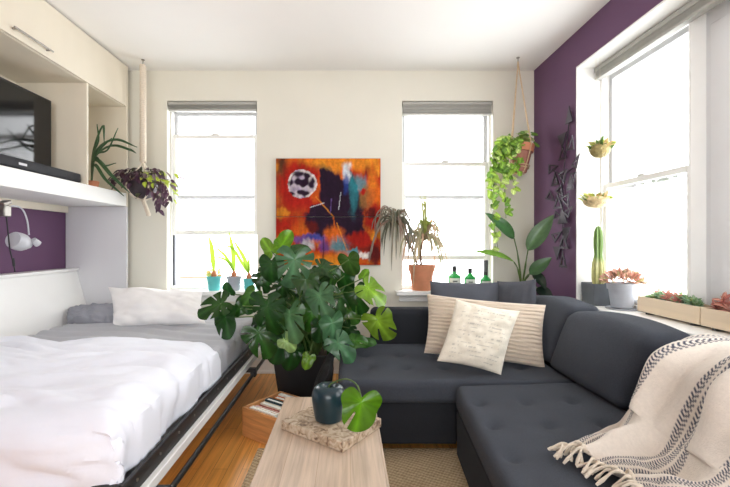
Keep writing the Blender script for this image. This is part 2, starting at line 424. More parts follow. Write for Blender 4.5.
def ring(mb, fx, a, b, z0, z1, d0, d1, w, wt, wb_):     # rectangular frame in the wall's plane
    fx(mb, a, a+w, z0, z1, d0, d1); fx(mb, b-w, b, z0, z1, d0, d1)
    fx(mb, a+w, b-w, z0, z0+wb_, d0, d1); fx(mb, a+w, b-w, z1-wt, z1, d0, d1)
def window(name, fx, a, b, z0, z1, outer, inner, strip=None):
    fr = MB(); ring(fr, fx, a+.001, b-.001, z0+.001, z1-.001, .07, .17, .014, .05, .03)
    w = fr.build(name, M['white'], bev=.003); w['kind'] = 'structure'
    for nm, (s0, s1), d in (('upper_sash', outer, .125), ('lower_sash', inner, .085)):
        q = MB(); ring(q, fx, a+.015, b-.015, s0, s1, d, d+.03, .03, .036, .04)
        so = q.build(nm, M['sash'] if nm == 'upper_sash' else M['white'], w, bev=.003)
        g = MB(); fx(g, a+.0455, b-.0455, s0+.0405, s1-.0365, d+.012, d+.016); g.build('pane', M['glass'], so, smooth=False)
    if strip:
        q = MB(); fx(q, strip[0], strip[1], z0+.032, strip[2], .086, .12); q.build('side_track', M['track'], w)
    lk = MB(); m = (a+b)/2; fx(lk, m-.03, m+.03, inner[1]-.002, inner[1]+.014, .08, .11); lk.build('sash_lock', M['white'], w, bev=.003)
    return w
fxb = lambda mb, a, b, z0, z1, d0, d1: mb.box(a, b, YB+d0, YB+d1, z0, z1)
fxr = lambda mb, a, b, z0, z1, d0, d1: mb.box(XR+.10+d0, XR+.10+d1, a, b, z0, z1)
window('window_1', fxb, W1[0], W1[1], WZ0, WZ1, (1.565, 2.37), (1.235, 2.15), (W1[0]+.016, W1[0]+.032, 1.233))
window('window_2', fxb, W2[0], W2[1], WZ0, WZ1, (1.565, 2.37), (1.005, 1.90), (W2[1]-.05, W2[1]-.016, 1.003))
window('window_3', fxr, 2.168, OY1, OZ0, OZ1, (1.53, 2.37), (.761, 1.585))
window('window_4', fxr, OY0, 1.558, OZ0, OZ1, (1.53, 2.37), (.761, 1.585))

def blind(label, horizontal, a, b, d0, ztop, drop, loc):
    t = thing('pleated_blind', label, 'blind', loc)
    def bx(mb, p, q, e0, e1, z0, z1):
        return mb.box(p, q, e0, e1, z0, z1) if horizontal else mb.box(e0, e1, p, q, z0, z1)
    put(bx(MB(), a, b, d0, d0+.05, ztop-.03, ztop), 'headrail', M['blind'], t, bev=.003)
    pl = MB(); n = 5
    for k in range(n):
        z1 = ztop-.031-(drop-.05)*k/n; z0 = ztop-.031-(drop-.05)*(k+1)/n+.002; bx(pl, a+.004, b-.004, d0+.006, d0+.044, z0, z1)
    put(pl, 'pleated_fabric', M['blind'], t, bev=.003)
    put(bx(MB(), a+.002, b-.002, d0+.004, d0+.046, ztop-drop, ztop-drop+.018), 'bottom_rail', M['blind'], t, bev=.003)
blind('grey pleated blind pulled up at top of the left back window', True, W1[0]+.006, W1[1]-.006, YB+.005, WZ1-.004, .08, (W1[0], YB, WZ1))
blind('grey pleated blind pulled up atop the back window right of the painting', True, W2[0]+.006, W2[1]-.006, YB+.005, WZ1-.004, .115, (W2[0], YB, WZ1))
blind('long grey pleated blind pulled up along the top of the right-hand side window', False, OY0+.01, OY1-.006, 1.79, OZ1-.008, .085, (1.79, 1, OZ1))
# rooftop seen through the left window
t = thing('rooftop_chimney', 'pale tan masonry chimney outside, seen through the bottom of the left window', 'chimney', (-3.05, 6.9, -2))
put(MB().box(-3.05, -2.35, 6.9, 7.4, -2, .58), 'stack', M['tan'], t, bev=.02)
put(MB().box(-3.09, -2.31, 6.86, 7.44, .581, .66), 'coping', M['tan'], t, bev=.02)

# ------------------------------------------------------------------ wall cabinet
CX, CY0, CY1 = -1.90, 1.25, 3.515
t = thing('built_in_cabinet', 'tall off-white built-in cabinet surrounding the fold-down bed on the left', 'cabinet', (-2.42, 2.4, 0))
put(MB().box(XL+.004, CX, CY1-.024, CY1, .002, 1.4745), 'end_panel', M['cabg'], t, bev=.002)
put(MB().box(XL+.004, CX, CY1-.024, CY1, 1.475, H-.012), 'end_panel', M['cab'], t, bev=.002)
put(MB().box(XL+.004, CX, CY0, CY0+.024, .002, H-.012), 'end_panel', M['cabg'], t, bev=.002)
put(MB().box(XL+.004, CX-.022, CY0+.025, CY1-.025, 2.335, H-.02), 'upper_box', M['cab'], t, bev=.002)
d = put(MB().box(CX-.021, CX, CY0+.026, CY1-.026, 2.338, H-.016), 'door', M['cab'], t, bev=.002)
hd = MB(); hd.tube([(CX+.028, 2.28, 2.378), (CX+.028, 2.58, 2.378)], .006, 10)
for y in (2.30, 2.56): hd.tube([(CX+.0005, y, 2.378), (CX+.028, y, 2.378)], .006, 10)
dd = hd; dd.v = [(a+2.42, b-2.4, c) for a, b, c in dd.v]; dd.build('handle', M['metal'], d)
put(MB().box(XL+.004, CX, CY0+.025, CY1-.025, 1.475, 1.588), 'shelf', M['cabw'], t, bev=.003)
put(MB().box(XL+.004, CX-.002, 2.961, 2.981, 1.589, 2.334), 'divider', M['cab'], t, bev=.002)
put(MB().box(XL+.003, XL+.015, CY0+.026, 2.959, 1.589, 2.333).box(XL+.003, XL+.015, 2.983, CY1-.026, 1.589, 2.333), 'back_panel', M['cab'], t)
put(MB().box(XL+.003, XL+.03, CY0+.026, CY1-.026, 1.42, 1.474), 'back_rail', M['cab'], t, bev=.002)

t = thing('television', 'black flat screen television standing in the cabinet niche', 'television', (-2.12, 2.43, 1.589))
TY0, TY1, TZ0, TZ1, TX = 1.98, 2.88, 1.66, 2.17, -2.1
put(MB().box(TX-.045, TX, TY0, TY1, TZ0, TZ1), 'casing', M['tvb'], t, bev=.006)
put(MB().box(TX+.0005, TX+.003, TY0+.014, TY1-.014, TZ0+.02, TZ1-.014), 'screen', M['screen'], t, smooth=False)
put(MB().box(TX-.035, TX-.012, 2.36, 2.5, 1.60, TZ0).box(TX-.12, TX+.06, 2.26, 2.62, 1.5895, 1.60), 'stand', M['tvb'], t, bev=.004)
t = thing('soundbar', 'long black soundbar on the white shelf in front of the television', 'soundbar', (-2.0, 2.5, 1.589))
put(MB().box(-2.01, -1.925, 1.98, 2.935, 1.596, 1.66), 'body', M['sbar'], t, bev=.01)
put(MB().box(-1.9246, -1.923, 2.375, 2.435, 1.62, 1.634), 'badge', M['logo'], t, bev=.0004)
for y in (2.10, 2.82): put(MB().box(-2.0, -1.94, y-.04, y+.04, 1.5885, 1.5955), 'foot', M['black'], t)

# aloe in the niche
AX, AY = -2.03, 3.22
t = thing('potted_aloe', 'spiky green aloe with long arching leaves in the cabinet side niche', 'plant', (AX, AY, 1.589))
put(MB().lathe([(.04, 1.5895), (.052, 1.63), (.055, 1.65), (.048, 1.65), (.044, 1.638), (0, 1.638)], (AX, AY, 0)), 'pot', M['terra'], t)
al = MB(); b0 = V((AX, AY, 1.635))
for pts, w in (([(94,152),(103,126),(104,142)], .02), ([(97,152),(115,140),(137,147)], .028), ([(95,158),(112,146),(130,150),(136,153)], .022), ([(96,160),(112,176),(130,193)], .028),
               ([(95,165),(106,180),(124,196)], .022), ([(94,155),(99,140),(97,124)], .02), ([(96,156),(108,150),(118,128)], .018), ([(95,158),(104,166),(116,163)], .018), ([(94,160),(100,150),(112,138)], .02)):
    al.strap([b0]+[Py(u, v, AY-.02-.22*(k+1)/len(pts)) for k, (u, v) in enumerate(pts)], w, lin(98, 128, 92), col2=lin(58, 98, 62), fold=.5, n=14)
put(al, 'leaves', M['leaf'], t, solid=.006)

# clip lamp
t = thing('clip_lamp', 'pale grey gooseneck clip lamp above the bed headboard', 'lamp', (-2.22, 2.62, 1.35))
LX = lambda u, v: Px(u, v, -2.2)
c0 = LX(5, 211)
put(MB().obox(c0+V((-.0, 0, 0)), V((.02, 0, 0)), V((0, .028, 0)), V((0, 0, .036))).obox(c0+V((0, -.01, .05)), V((.03, 0, 0)), V((0, .03, .012)), V((0, -.004, .012))).box(-2.40, -2.19, c0.y-.02, c0.y+.02, c0.z+.03, c0.z+.044), 'clamp', M['metal'], t, bev=.006)
put(MB().tube(bez([LX(6, 209), LX(13, 206), LX(22, 209), LX(27, 220), LX(29, 235)], 18), .0055, 10), 'gooseneck', M['lampw'], t)
h0 = LX(35, 247); h1 = LX(14, 240); ax = (h0-h1).normalized(); rot = V((0, 0, 1)).rotation_difference(ax).to_matrix()
put(MB().lathe([(.0, -.010), (.05, -.010), (.056, .0), (.06, .04), (.058, .068), (.045, .095), (.03, .11), (.026, .13), (.012, .142), (0, .144)], h1, 28, rot), 'shade', M['lampw'], t)
put(MB().tube([LX(26, 240)+V((.05, 0, 0)), LX(30, 244)+V((.055, 0, 0))], [.02, .024], 14), 'switch_knob', M['lampw'], t)
put(MB().tube(bez([LX(6, 214), LX(8, 232), LX(10, 250), LX(13, 262), LX(15, 272)], 20), .004, 6).tube([LX(13, 258), LX(14, 266)], .008, 8), 'cord', M['black'], t)

# ------------------------------------------------------------------ bed
BX0, BX1, BY0, BY1 = -2.14, -.72, 1.28, 3.42
t = thing('fold_down_bed', 'white fold-down wall bed with black metal side rail', 'bed', (-1.4, 2.4, 0))
put(MB().box(BX0, -.684, BY0-.02, BY1+.03, .285, .325), 'bed_panel', M['cabw'], t, bev=.003)
rl = put(MB().box(-.722, -.706, BY0, BY1, .326, .392).box(-.75, -.722, BY0, BY1, .326, .336), 'side_rail', M['black'], t, bev=.002)
for y in [1.36+.17*k for k in range(12)]:
    put(MB().tube([(-.7058, y, .365), (-.7025, y, .365)], .0055, 10), 'bolt', M['metal'], rl)
put(MB().box(BX0, -.723, BY0, BY0+.02, .326, .392), 'foot_rail', M['black'], t, bev=.002)
hb = MB(); y0, y1 = CY0+.04, 3.488
hb.add([(-2.325, y0, .92), (-2.325, y1, .92), (-2.16, y1, .33), (-2.16, y0, .33), (-2.35, y0, .92), (-2.35, y1, .92), (-2.185, y1, .33), (-2.185, y0, .33)],
       [(0,1,2,3),(7,6,5,4),(0,4,5,1),(3,2,6,7),(1,5,6,2),(0,3,7,4)])
put(hb, 'headboard', M['cabw'], t, bev=.003)
put(MB().box(-2.42, -2.305, y0, y1, .921, .945), 'headboard_ledge', M['cabw'], t, bev=.003)
for y in (1.5, 3.3): put(MB().box(-2.06, -1.98, y-.04, y+.04, .002, .284), 'leg', M['cabw'], t, bev=.003)
sb = MB(); x = -.655; z = .245
sb.tube([(x, BY0-.35, z), (x, 3.36, z)], .0125, 10)
put(sb, 'support_bar', M['black'], t)
for y in (1.45, 2.84, 3.34): put(MB().box(x-.06, x+.018, y-.02, y+.02, z+.012, .284).box(x-.018, x+.018, y-.024, y+.024, z-.018, z+.016), 'bracket', M['black'], t, bev=.002)
put(MB().tube([(x-.05, BY0-.30, z), (x-.05, BY0-.30, .002)], .0125, 10).box(x-.065, x+.02, BY0-.32, BY0-.28, z-.014, z+.014), 'support_leg', M['black'], t)
t = thing('mattress', 'mattress on the fold-down bed in a wrinkled grey fitted sheet', 'mattress', (-1.4, 2.4, .338))
put(MB().rbox(BX0+.03, -.785, BY0+.06, BY1-.02, .338, .505, .04, (4, 4, 2)), 'mattress_core', M['matt'], t, weld=True)
def shd(p):
    w = .014*nz(p.x*3, p.y*7, p.z*3)+.009*math.sin(p.y*40+p.x*7+5*nz(p.x*1.6, p.y*2))*(1 if p.z > .5 else .4)
    return V((p.x+(w if p.x > -.8 else 0), p.y, p.z+(w+.006 if p.z > .5 else 0)))
put(MB().rbox(BX0+.012, -.745, 2.1, BY1, .34, .54, .05, (70, 80, 4), shd), 'fitted_sheet', M['sheet'], t, weld=True, label='wrinkled grey sheet')
# duvet: draped height field
def duv(i, j):
    Lx = 1.525; Ly = 1.42; a = i*Lx; b = (1-j)*Ly        # a from wall to room, b from far edge to foot
    xe, ye, R, top = 1.26, .97, .11, .580
    def roll(d, R):
        if d <= 0: return d, 0
        th = min(d/R, math.pi/2); ex = d-th*R
        return R*math.sin(th)+ex*.05, R*(1-math.cos(th))+max(0, ex)
    dx, zx = roll(a-xe, R); dy, zy = roll(b-ye, R)
    x = -2.115+xe+dx; y = 2.37-(ye+dy)
    far = sstep(.35, 0, b)
    wob = .035*nz(a*3.1, .3)+.02*nz(a*9, .7)
    y += (wob+.05*(a/Lx)-.09*sstep(.9, 1.35, a))*far
    z = top-zx-zy
    if zx > 0 and zy > 0: z = top-max(zx, zy)-.25*min(zx, zy)
    w = .020*nz(a*1.6+3, b*2.2, 1)+.020*nz(a*2.0, b*6.5+1.5*nz(a*2, b), 4)+.024*abs(nz(a*3.3, b*12+2*nz(a*2, b*2), 7))+.005*nz(a*9, b*22, 5)
    w += .012*math.exp(-((a-1.0)/.35)**2)*math.sin(b*26+3*a)*sstep(.1, .4, b)*sstep(1.1, .7, b)
    z += w*(1 if zx+zy < .08 else .5)+.012*(1-far)
    x += (w*1.3+.012*math.sin(b*16)) if zx > .05 else 0
    y += (w*1.3+.014*math.sin(a*15+2*nz(a, 3))) if zy > .05 else 0
    if zx > .05: x = max(min(x, -.735), -.76)
    return V((x, y, max(z, .345)))
def dcol(i, j):
    return (1, 1, 1, 1)
dv = MB().grid(duv, 130, 130)
o = solo(dv, 'duvet', M['duvet'], 'rumpled white duvet spread over the fold-down bed', 'duvet', loc=(-1.4, 1.9, .55), solid=.022)
# pillows
B = lambda u, v, y: Py(u, v, y)
solo(MB().pillow(B(108, 287, 3.26), B(203, 291, 3.24), B(206, 324, 3.02), B(112, 328, 3.02), .20, 34, .07, .022, 3), 'bed_pillow', M['pillw'],
     'plump white pillow propped at the head of the bed', 'pillow', loc=(-1.5, 3.1, .57), weld=True)
solo(MB().pillow(B(68, 309, 3.28), B(114, 303, 3.22), B(114, 326, 3.08), B(66, 327, 3.12), .16, 30, .06, .026, 9), 'bed_pillow', M['pillg'],
     'crumpled grey pillow behind the white pillow, against the headboard', 'pillow', loc=(-2.0, 3.2, .57), weld=True)

# ------------------------------------------------------------------ rug, table and things on it
rg = MB().box(-.50, 1.1, .6, 2.27, .001, .012)
solo(rg, 'jute_rug', M['jrug'], 'woven natural jute rug under the coffee table', 'rug', loc=(.3, 1.4, .001), bev=.004)
t = thing('coffee_table', 'narrow pale wooden plank coffee table on the jute rug', 'table', (-.085, 1.35, .0125))
put(MB().box(-.298, .13, .72, 1.95, .375, .42), 'tabletop', M['tabw'], t, bev=.004)
for x in (-.255, .087):
    for y in (.80, 1.87): put(MB().box(x-.028, x+.028, y-.028, y+.028, .0125, .3745), 'leg', M['tabw'], t, bev=.003)
for y in (.80, 1.87): put(MB().box(-.226, .058, y-.01, y+.01, .30, .3745), 'apron', M['tabw'], t, bev=.002)
e1 = V((.8, -.6, 0)); e2 = V((.6, .8, 0)); bc = V((-.263, 1.61, 0))+e1*.155+e2*.128
bd = MB(); pts = [V((-.155, -.128, 0)), V((.155, -.128, 0)), V((.155, .128, 0)), V((-.155, .128, 0))]
bo = solo(MB().obox(bc+V((0, 0, .4385)), e1*.155, e2*.128, V((0, 0, .018))), 'serving_board', M['burl'], 'mottled burl wood serving board lying askew on the coffee table', 'board', loc=bc+V((0, 0, .421)), bev=.004)
vc = V((-.073, 1.615, .457))
t = thing('apple_vase', 'round dark teal ceramic vase on the burl board', 'vase', vc)
put(MB().lathe([(.046, 0), (.053, .004), (.058, .02), (.063, .05), (.067, .085), (.066, .108), (.058, .126), (.044, .136), (.029, .137), (.019, .131), (.015, .124), (.015, .09), (0, .09)], vc, 40), 'body', M['teaglaze'], t)
lf = thing('cut_monstera_leaf', 'single bright green monstera leaf on a bent stem in the teal vase', 'leaf', vc+V((0, 0, .095)))
pa = bez([vc+V((0, 0, .092)), vc+V((.003, 0, .135)), Py(337, 381, 1.60), Py(347, 379, 1.55), Py(357, 385, 1.50), Py(362, 400, 1.465)], 22)
put(MB().tube(pa, .0028, 8), 'stem', M['stem'], lf)
m = MB(); m.leaf(Py(360, 409, 1.45), V((-.18, -.15, -1)), V((.2, -1, .25)), .15, .15, lin(84, 134, 22), 'split', .12, .1, 1, 4)
put(m, 'blade', M['leafm'], lf)

# crate with books
cl = V((-.631, 2.437, 0)); e1 = V((.815, -.58, 0)); e2 = V((.58, .815, 0)); LX1, LX2, CH, th = .30, .32, .175, .012
t = thing('wooden_crate', 'open wooden crate of books on the floor beside the coffee table', 'crate', cl+e1*.15+e2*.16)
def cb(mb, a0, a1, b0, b1, z0, z1):
    return mb.obox(cl+e1*(a0+a1)/2+e2*(b0+b1)/2+V((0, 0, (z0+z1)/2)), e1*(a1-a0)/2, e2*(b1-b0)/2, V((0, 0, (z1-z0)/2)))
put(cb(MB(), 0, LX1, 0, th, .002, CH), 'side_panel', M['crate'], t, bev=.002)
put(cb(MB(), 0, LX1, LX2-th, LX2, .002, CH), 'side_panel', M['crate'], t, bev=.002)
put(cb(MB(), 0, th, th+.0005, LX2-th-.0005, .002, CH), 'end_panel', M['crate'], t, bev=.002)
put(cb(MB(), LX1-th, LX1, th+.0005, LX2-th-.0005, .002, CH), 'end_panel', M['crate'], t, bev=.002)
put(cb(MB(), th+.0005, LX1-th-.0005, th+.0005, LX2-th-.0005, .004, .014), 'bottom_panel', M['crate'], t)
books = [('white paperback at the near end of the crate', (236, 226, 214), .185, .03), ('pale pink book second from the near end of the crate', (222, 176, 164), .178, .026), ('red book in the crate between the pale pink and cream ones', (168, 62, 46), .172, .02),
         ('cream book in the middle of the crate', (232, 222, 204), .182, .034), ('dark teal hardback in the crate', (36, 60, 70), .196, .034), ('brown book in the crate behind the dark teal one', (120, 84, 60), .178, .03),
         ('orange book near the far end of the crate', (198, 112, 52), .182, .04), ('white book at the far end of the crate', (230, 228, 222), .19, .03)]
b = th+.006
for i, (lb, c, h, w) in enumerate(books):
    base = cl+e1*(LX1/2)+e2*(b+w/2)+V((0, 0, .0145))
    h *= .88; t = thing('book', lb, 'book', base, 'books standing in the crate')
    cm = mat('cover_%d' % i, lin(*c), .5, .05, 20); hw = .105
    def ob(mb, a0, a1, b0, b1, z0, z1):
        return mb.obox(base+e1*(a0+a1)/2+e2*(b0+b1)/2+V((0, 0, (z0+z1)/2)), e1*(a1-a0)/2, e2*(b1-b0)/2, V((0, 0, (z1-z0)/2)))
    q = MB(); ob(q, -hw, hw, -w/2, -w/2+.003, 0, h); ob(q, -hw, hw, w/2-.003, w/2, 0, h); ob(q, -hw, -hw+.003, -w/2+.003, w/2-.003, 0, h)
    put(q, 'cover', cm, t)
    q = MB(); ob(q, -hw+.004, hw-.003, -w/2+.0035, w/2-.0035, .003, h-.005); put(q, 'pages', M['paper'], t)
    b += w+.0035

# ------------------------------------------------------------------ sofa
t = thing('sectional_sofa', 'charcoal fabric sectional sofa with tufted seat and chaise by the window', 'sofa', (.8, 2.0, .012))
SZ = .42
def dimple(pts):
    def f(p):
        z = p.z
        if z > SZ-.06:
            for a, b_ in pts:
                r2 = (p.x-a)**2+(p.y-b_)**2; z -= .024*math.exp(-r2/.0010)+.014*math.exp(-r2/.012)
            z += .004*nz(p.x*5, p.y*5, 2)
        return V((p.x, p.y, z))
    return f
ch = [(a, b_) for a in (.12, .355, .585, .82, 1.05) for b_ in (2.45, 2.725)]
put(MB().rbox(-.05, 1.24, 2.17, 3.005, .292, SZ, .035, (60, 44, 3), dimple(ch)), 'chaise_cushion', M['sofa'], t, weld=True)
rs = [(.58+.0, y) for y in (1.93, 1.67, 1.41, 1.15)]+[(.815, y) for y in (1.93, 1.67, 1.41, 1.15)]+[(1.05, y) for y in (1.93, 1.67, 1.41, 1.15)]
dm = dimple(rs)
def rdef(p):
    p = dm(p); k = (p.y-.55)/(2.155-.55)
    a = (p.x-.5)/(1.24-.5); x = lerp(lerp(.43, .56, k), 1.245, a)
    y = p.y+(-.05*(1-a))*sstep(1.4, 2.1, p.y)
    return V((x, y, p.z+.004))
put(MB().rbox(.5, 1.24, .55, 2.155, .292, SZ+.004, .04, (34, 70, 3), rdef), 'seat_cushion', M['sofa'], t, weld=True)
put(MB().rbox(-.02, .60, 2.21, 2.99, .06, .291, .012, (2, 2, 2)), 'chaise_base', M['sofad'], t, weld=True)
put(MB().rbox(.602, 1.24, 2.21, 2.99, .06, .291, .012, (2, 2, 2)).rbox(.5, 1.24, .58, 2.13, .06, .2915, .012, (2, 8, 2), lambda p: V((lerp(lerp(.44, .57, (p.y-.55)/1.6), 1.245, (p.x-.5)/.74), p.y-.03*(1-(p.x-.5)/.74), p.z))), 'seat_base', M['sofad'], t, weld=True)
put(MB().rbox(.18, 1.63, 3.01, 3.19, .06, .665, .045, (10, 3, 5)), 'armrest', M['sofad'], t, weld=True)
put(MB().rbox(1.43, 1.63, .55, 3.005, .06, .70, .04, (3, 12, 5)), 'back_frame', M['sofad'], t, weld=True)
for x, y in ((.03, 2.27), (.03, 2.93), (.58, .64), (1.55, .64), (1.55, 3.1), (.25, 3.1), (.62, 2.15)):
    put(MB().lathe([(.018, .0125), (.024, .059)], (x, y, 0), 12), 'leg', M['black'], t)
def bcush(y0, y1, seed, zt=.79, x0=1.17, x1=1.40, lean=.13):
    def f(p):
        k = (p.z-.425)/(zt-.425); c = math.sin(math.pi*max(0, min(1, (p.y-y0)/(y1-y0))))
        s_ = math.sin(math.pi*max(0, min(1, k)))
        x = p.x+lean*k-(.05*c*s_ if p.x < (x0+x1)/2 else 0)+.008*nz(p.y*5+seed, p.z*5)
        x = min(x, 1.425 if p.z < .72 else 1.56)
        z = p.z+(-.025*(1-c)*k)+.010*nz(p.y*4, p.x*4, seed)*k
        return V((x, p.y+.010*nz(p.z*5, p.x*5, seed)*c, z))
    return put(MB().rbox(x0, x1, y0, y1, .428, zt, .05, (8, 20, 14), f), 'back_cushion', M['sofa'], t, weld=True)
bcush(2.40, 2.995, 1, .80, 1.20, 1.40)
bcush(1.74, 2.392, 5, .785)
bcush(1.00, 1.732, 8, .735)

# loose cushions
Q = lambda u, v, y: Py(u, v, y)
solo(MB().pillow(Q(430, 281, 3.08), Q(500, 282, 3.06), Q(506, 352, 2.86), Q(428, 350, 2.86), .13, 26, .05, .008, 2), 'throw_cushion', M['cushg'],
     'slate grey cushion behind the cream pillows, left one of two', 'cushion', loc=(.9, 2.95, .43), weld=True)
solo(MB().pillow(Q(497, 281, 3.07), Q(536, 279, 2.83), Q(540, 352, 2.68), Q(497, 350, 2.96), .12, 26, .05, .008, 4), 'throw_cushion', M['cushg'],
     'slate grey cushion in the sofa corner, right one of two', 'cushion', loc=(1.2, 2.85, .43), weld=True)
def bcol(i, j):
    q = .5+.5*math.sin(j*96+2.2*nz(i*4, j*4)); a = lin(226, 212, 194); b_ = lin(196, 178, 158)
    return tuple(lerp(b_[k], a[k], q) for k in range(3))+(1,)
solo(MB().pillow(Q(427, 294, 2.74), Q(546, 305, 2.56), Q(545, 368, 2.42), Q(424, 353, 2.62), .15, 64, .05, .008, 6, bcol, ridges=48), 'lumbar_cushion', M['attr'],
     'long beige ribbed lumbar cushion leaning on the grey cushions', 'cushion', loc=(.9, 2.6, .43), weld=True)
rt = random.Random(3)
rows = [[(rt.random(), rt.random()*.09+.02) for _ in range(10)] for _ in range(17)]
def tcol(i, j):
    base = lin(236, 229, 212); r = int(j*17); fr = j*17-r
    if .12 < i < .88 and 0 < r < 16 and .32 < fr < .6:
        for s0, ln_ in rows[r]:
            if s0 < i < s0+ln_ and nz(i*60, r*3.7) > -.2: return tuple(c*.68 for c in base[:3])+(1,)
    return base
solo(MB().pillow(Q(456, 299, 2.44), Q(520, 311, 2.40), Q(501, 375, 2.25), Q(437, 361, 2.30), .13, 80, .06, .010, 12, tcol), 'square_cushion', M['attr'],
     'cream square cushion with rows of faint dark script, in front of the ribbed one', 'cushion', loc=(.8, 2.35, .43), weld=True)
solo(MB().pillow((-.10, 2.76, .44), (-.10, 2.36, .44), (-.23, 2.36, .03), (-.23, 2.76, .03), .10, 20, .06, .006, 5), 'floor_cushion', M['cushb'],
     'black cushion wedged on the floor between the monstera pot and the chaise', 'cushion', loc=(-.18, 2.56, .02), weld=True)

# throw blanket
CP = [  # rows from behind the sofa back down to the fringe; columns from far edge to near edge
    [(1.60,1.60,.74),(1.60,1.42,.74),(1.60,1.2,.74),(1.60,.95,.74)],
    [(1.43,1.58,.772),(1.42,1.42,.785),(1.41,1.2,.785),(1.40,.95,.78)],
    [(1.20,1.56,.685),(1.21,1.42,.71),(1.19,1.18,.71),(1.17,.95,.70)],
    [(1.10,1.545,.56),(1.10,1.42,.55),(1.07,1.17,.55),(1.05,.94,.54)],
    [(1.01,1.52,.468),(1.0,1.40,.455),(.98,1.15,.455),(.95,.93,.455)],
    [(.89,1.47,.448),(.90,1.37,.448),(.89,1.18,.448),(.86,.98,.448)],
    [(.765,1.42,.444),(.79,1.345,.446),(.82,1.24,.446),(.83,1.06,.446)]]
def cr1(P, t):
    m_ = len(P)-1; Qp = [2*P[0]-P[1]]+P+[2*P[-1]-P[-2]]; t *= m_; k = min(int(t), m_-1); t -= k; a, b_, c, d_ = Qp[k:k+4]
    return .5*((2*b_)+(c-a)*t+(2*a-5*b_+4*c-d_)*t*t+(3*b_-a-3*c+d_)*t**3)
def thr(i, j):
    p = cr1([cr1([V(q) for q in row], i) for row in CP], j)
    f = sstep(0, .25, j)
    fold = .5+.5*math.sin(i*30+5*j+2.5*nz(i*3, j*3))
    fold2 = .5+.5*math.sin(i*13-3*j+1.5*nz(i*2+5, j*2))
    amp = (.026*fold+.06*fold2**2)*f*(.5+.5*sstep(1.02, .8, j))+.012*nz(i*7, j*9, 3)*f
    n_ = V((-.75, 0, .66)) if j < .55 else V((-.2, 0, .98))
    return p+n_*max(amp, 0)
bands = (.09, .14, .19, .48, .53, .58, .80, .85, .90)
def thc(i, j):
    base = lin(222, 212, 200)
    for b_ in bands:
        d_ = i-b_
        if abs(d_) < .019:
            ph = (j*72+abs(d_)*46) % 1
            if ph < .52: return lin(62, 66, 82)
    return tuple(c*(1-.08*(.5+.5*nz(i*40, j*60))) for c in base[:3])+(1,)
t = thing('throw_blanket', 'cream throw with dark chevron stripes draped over the near end of the sofa', 'blanket', (1.1, 1.3, .44))
put(MB().grid(thr, 150, 300, thc), 'cloth', M['attr'], t, solid=.006)
fr = MB(); rf = random.Random(5)
for k in range(34):
    i = (k+.5)/34; p = thr(i, 1.0); d_ = (p-thr(i, .97)).normalized(); d_.z = 0
    L_ = rf.uniform(.05, .09); a = rf.uniform(-1.0, 1.0); d2 = V((d_.x*math.cos(a)-d_.y*math.sin(a), d_.x*math.sin(a)+d_.y*math.cos(a), 0)).normalized()
    p.z = max(p.z, .446); e = p+d2*L_; e.z = .440; mid = p+d2*L_*.4+V((0, rf.uniform(-.012, .012), .008+rf.random()*.01))
    fr.tube(bez([p, mid, e], 8), [.004, .0045, .0075, .0045, .004, .0035, .004, .006, .004], 7)
put(fr, 'fringe', M['cord'], t)

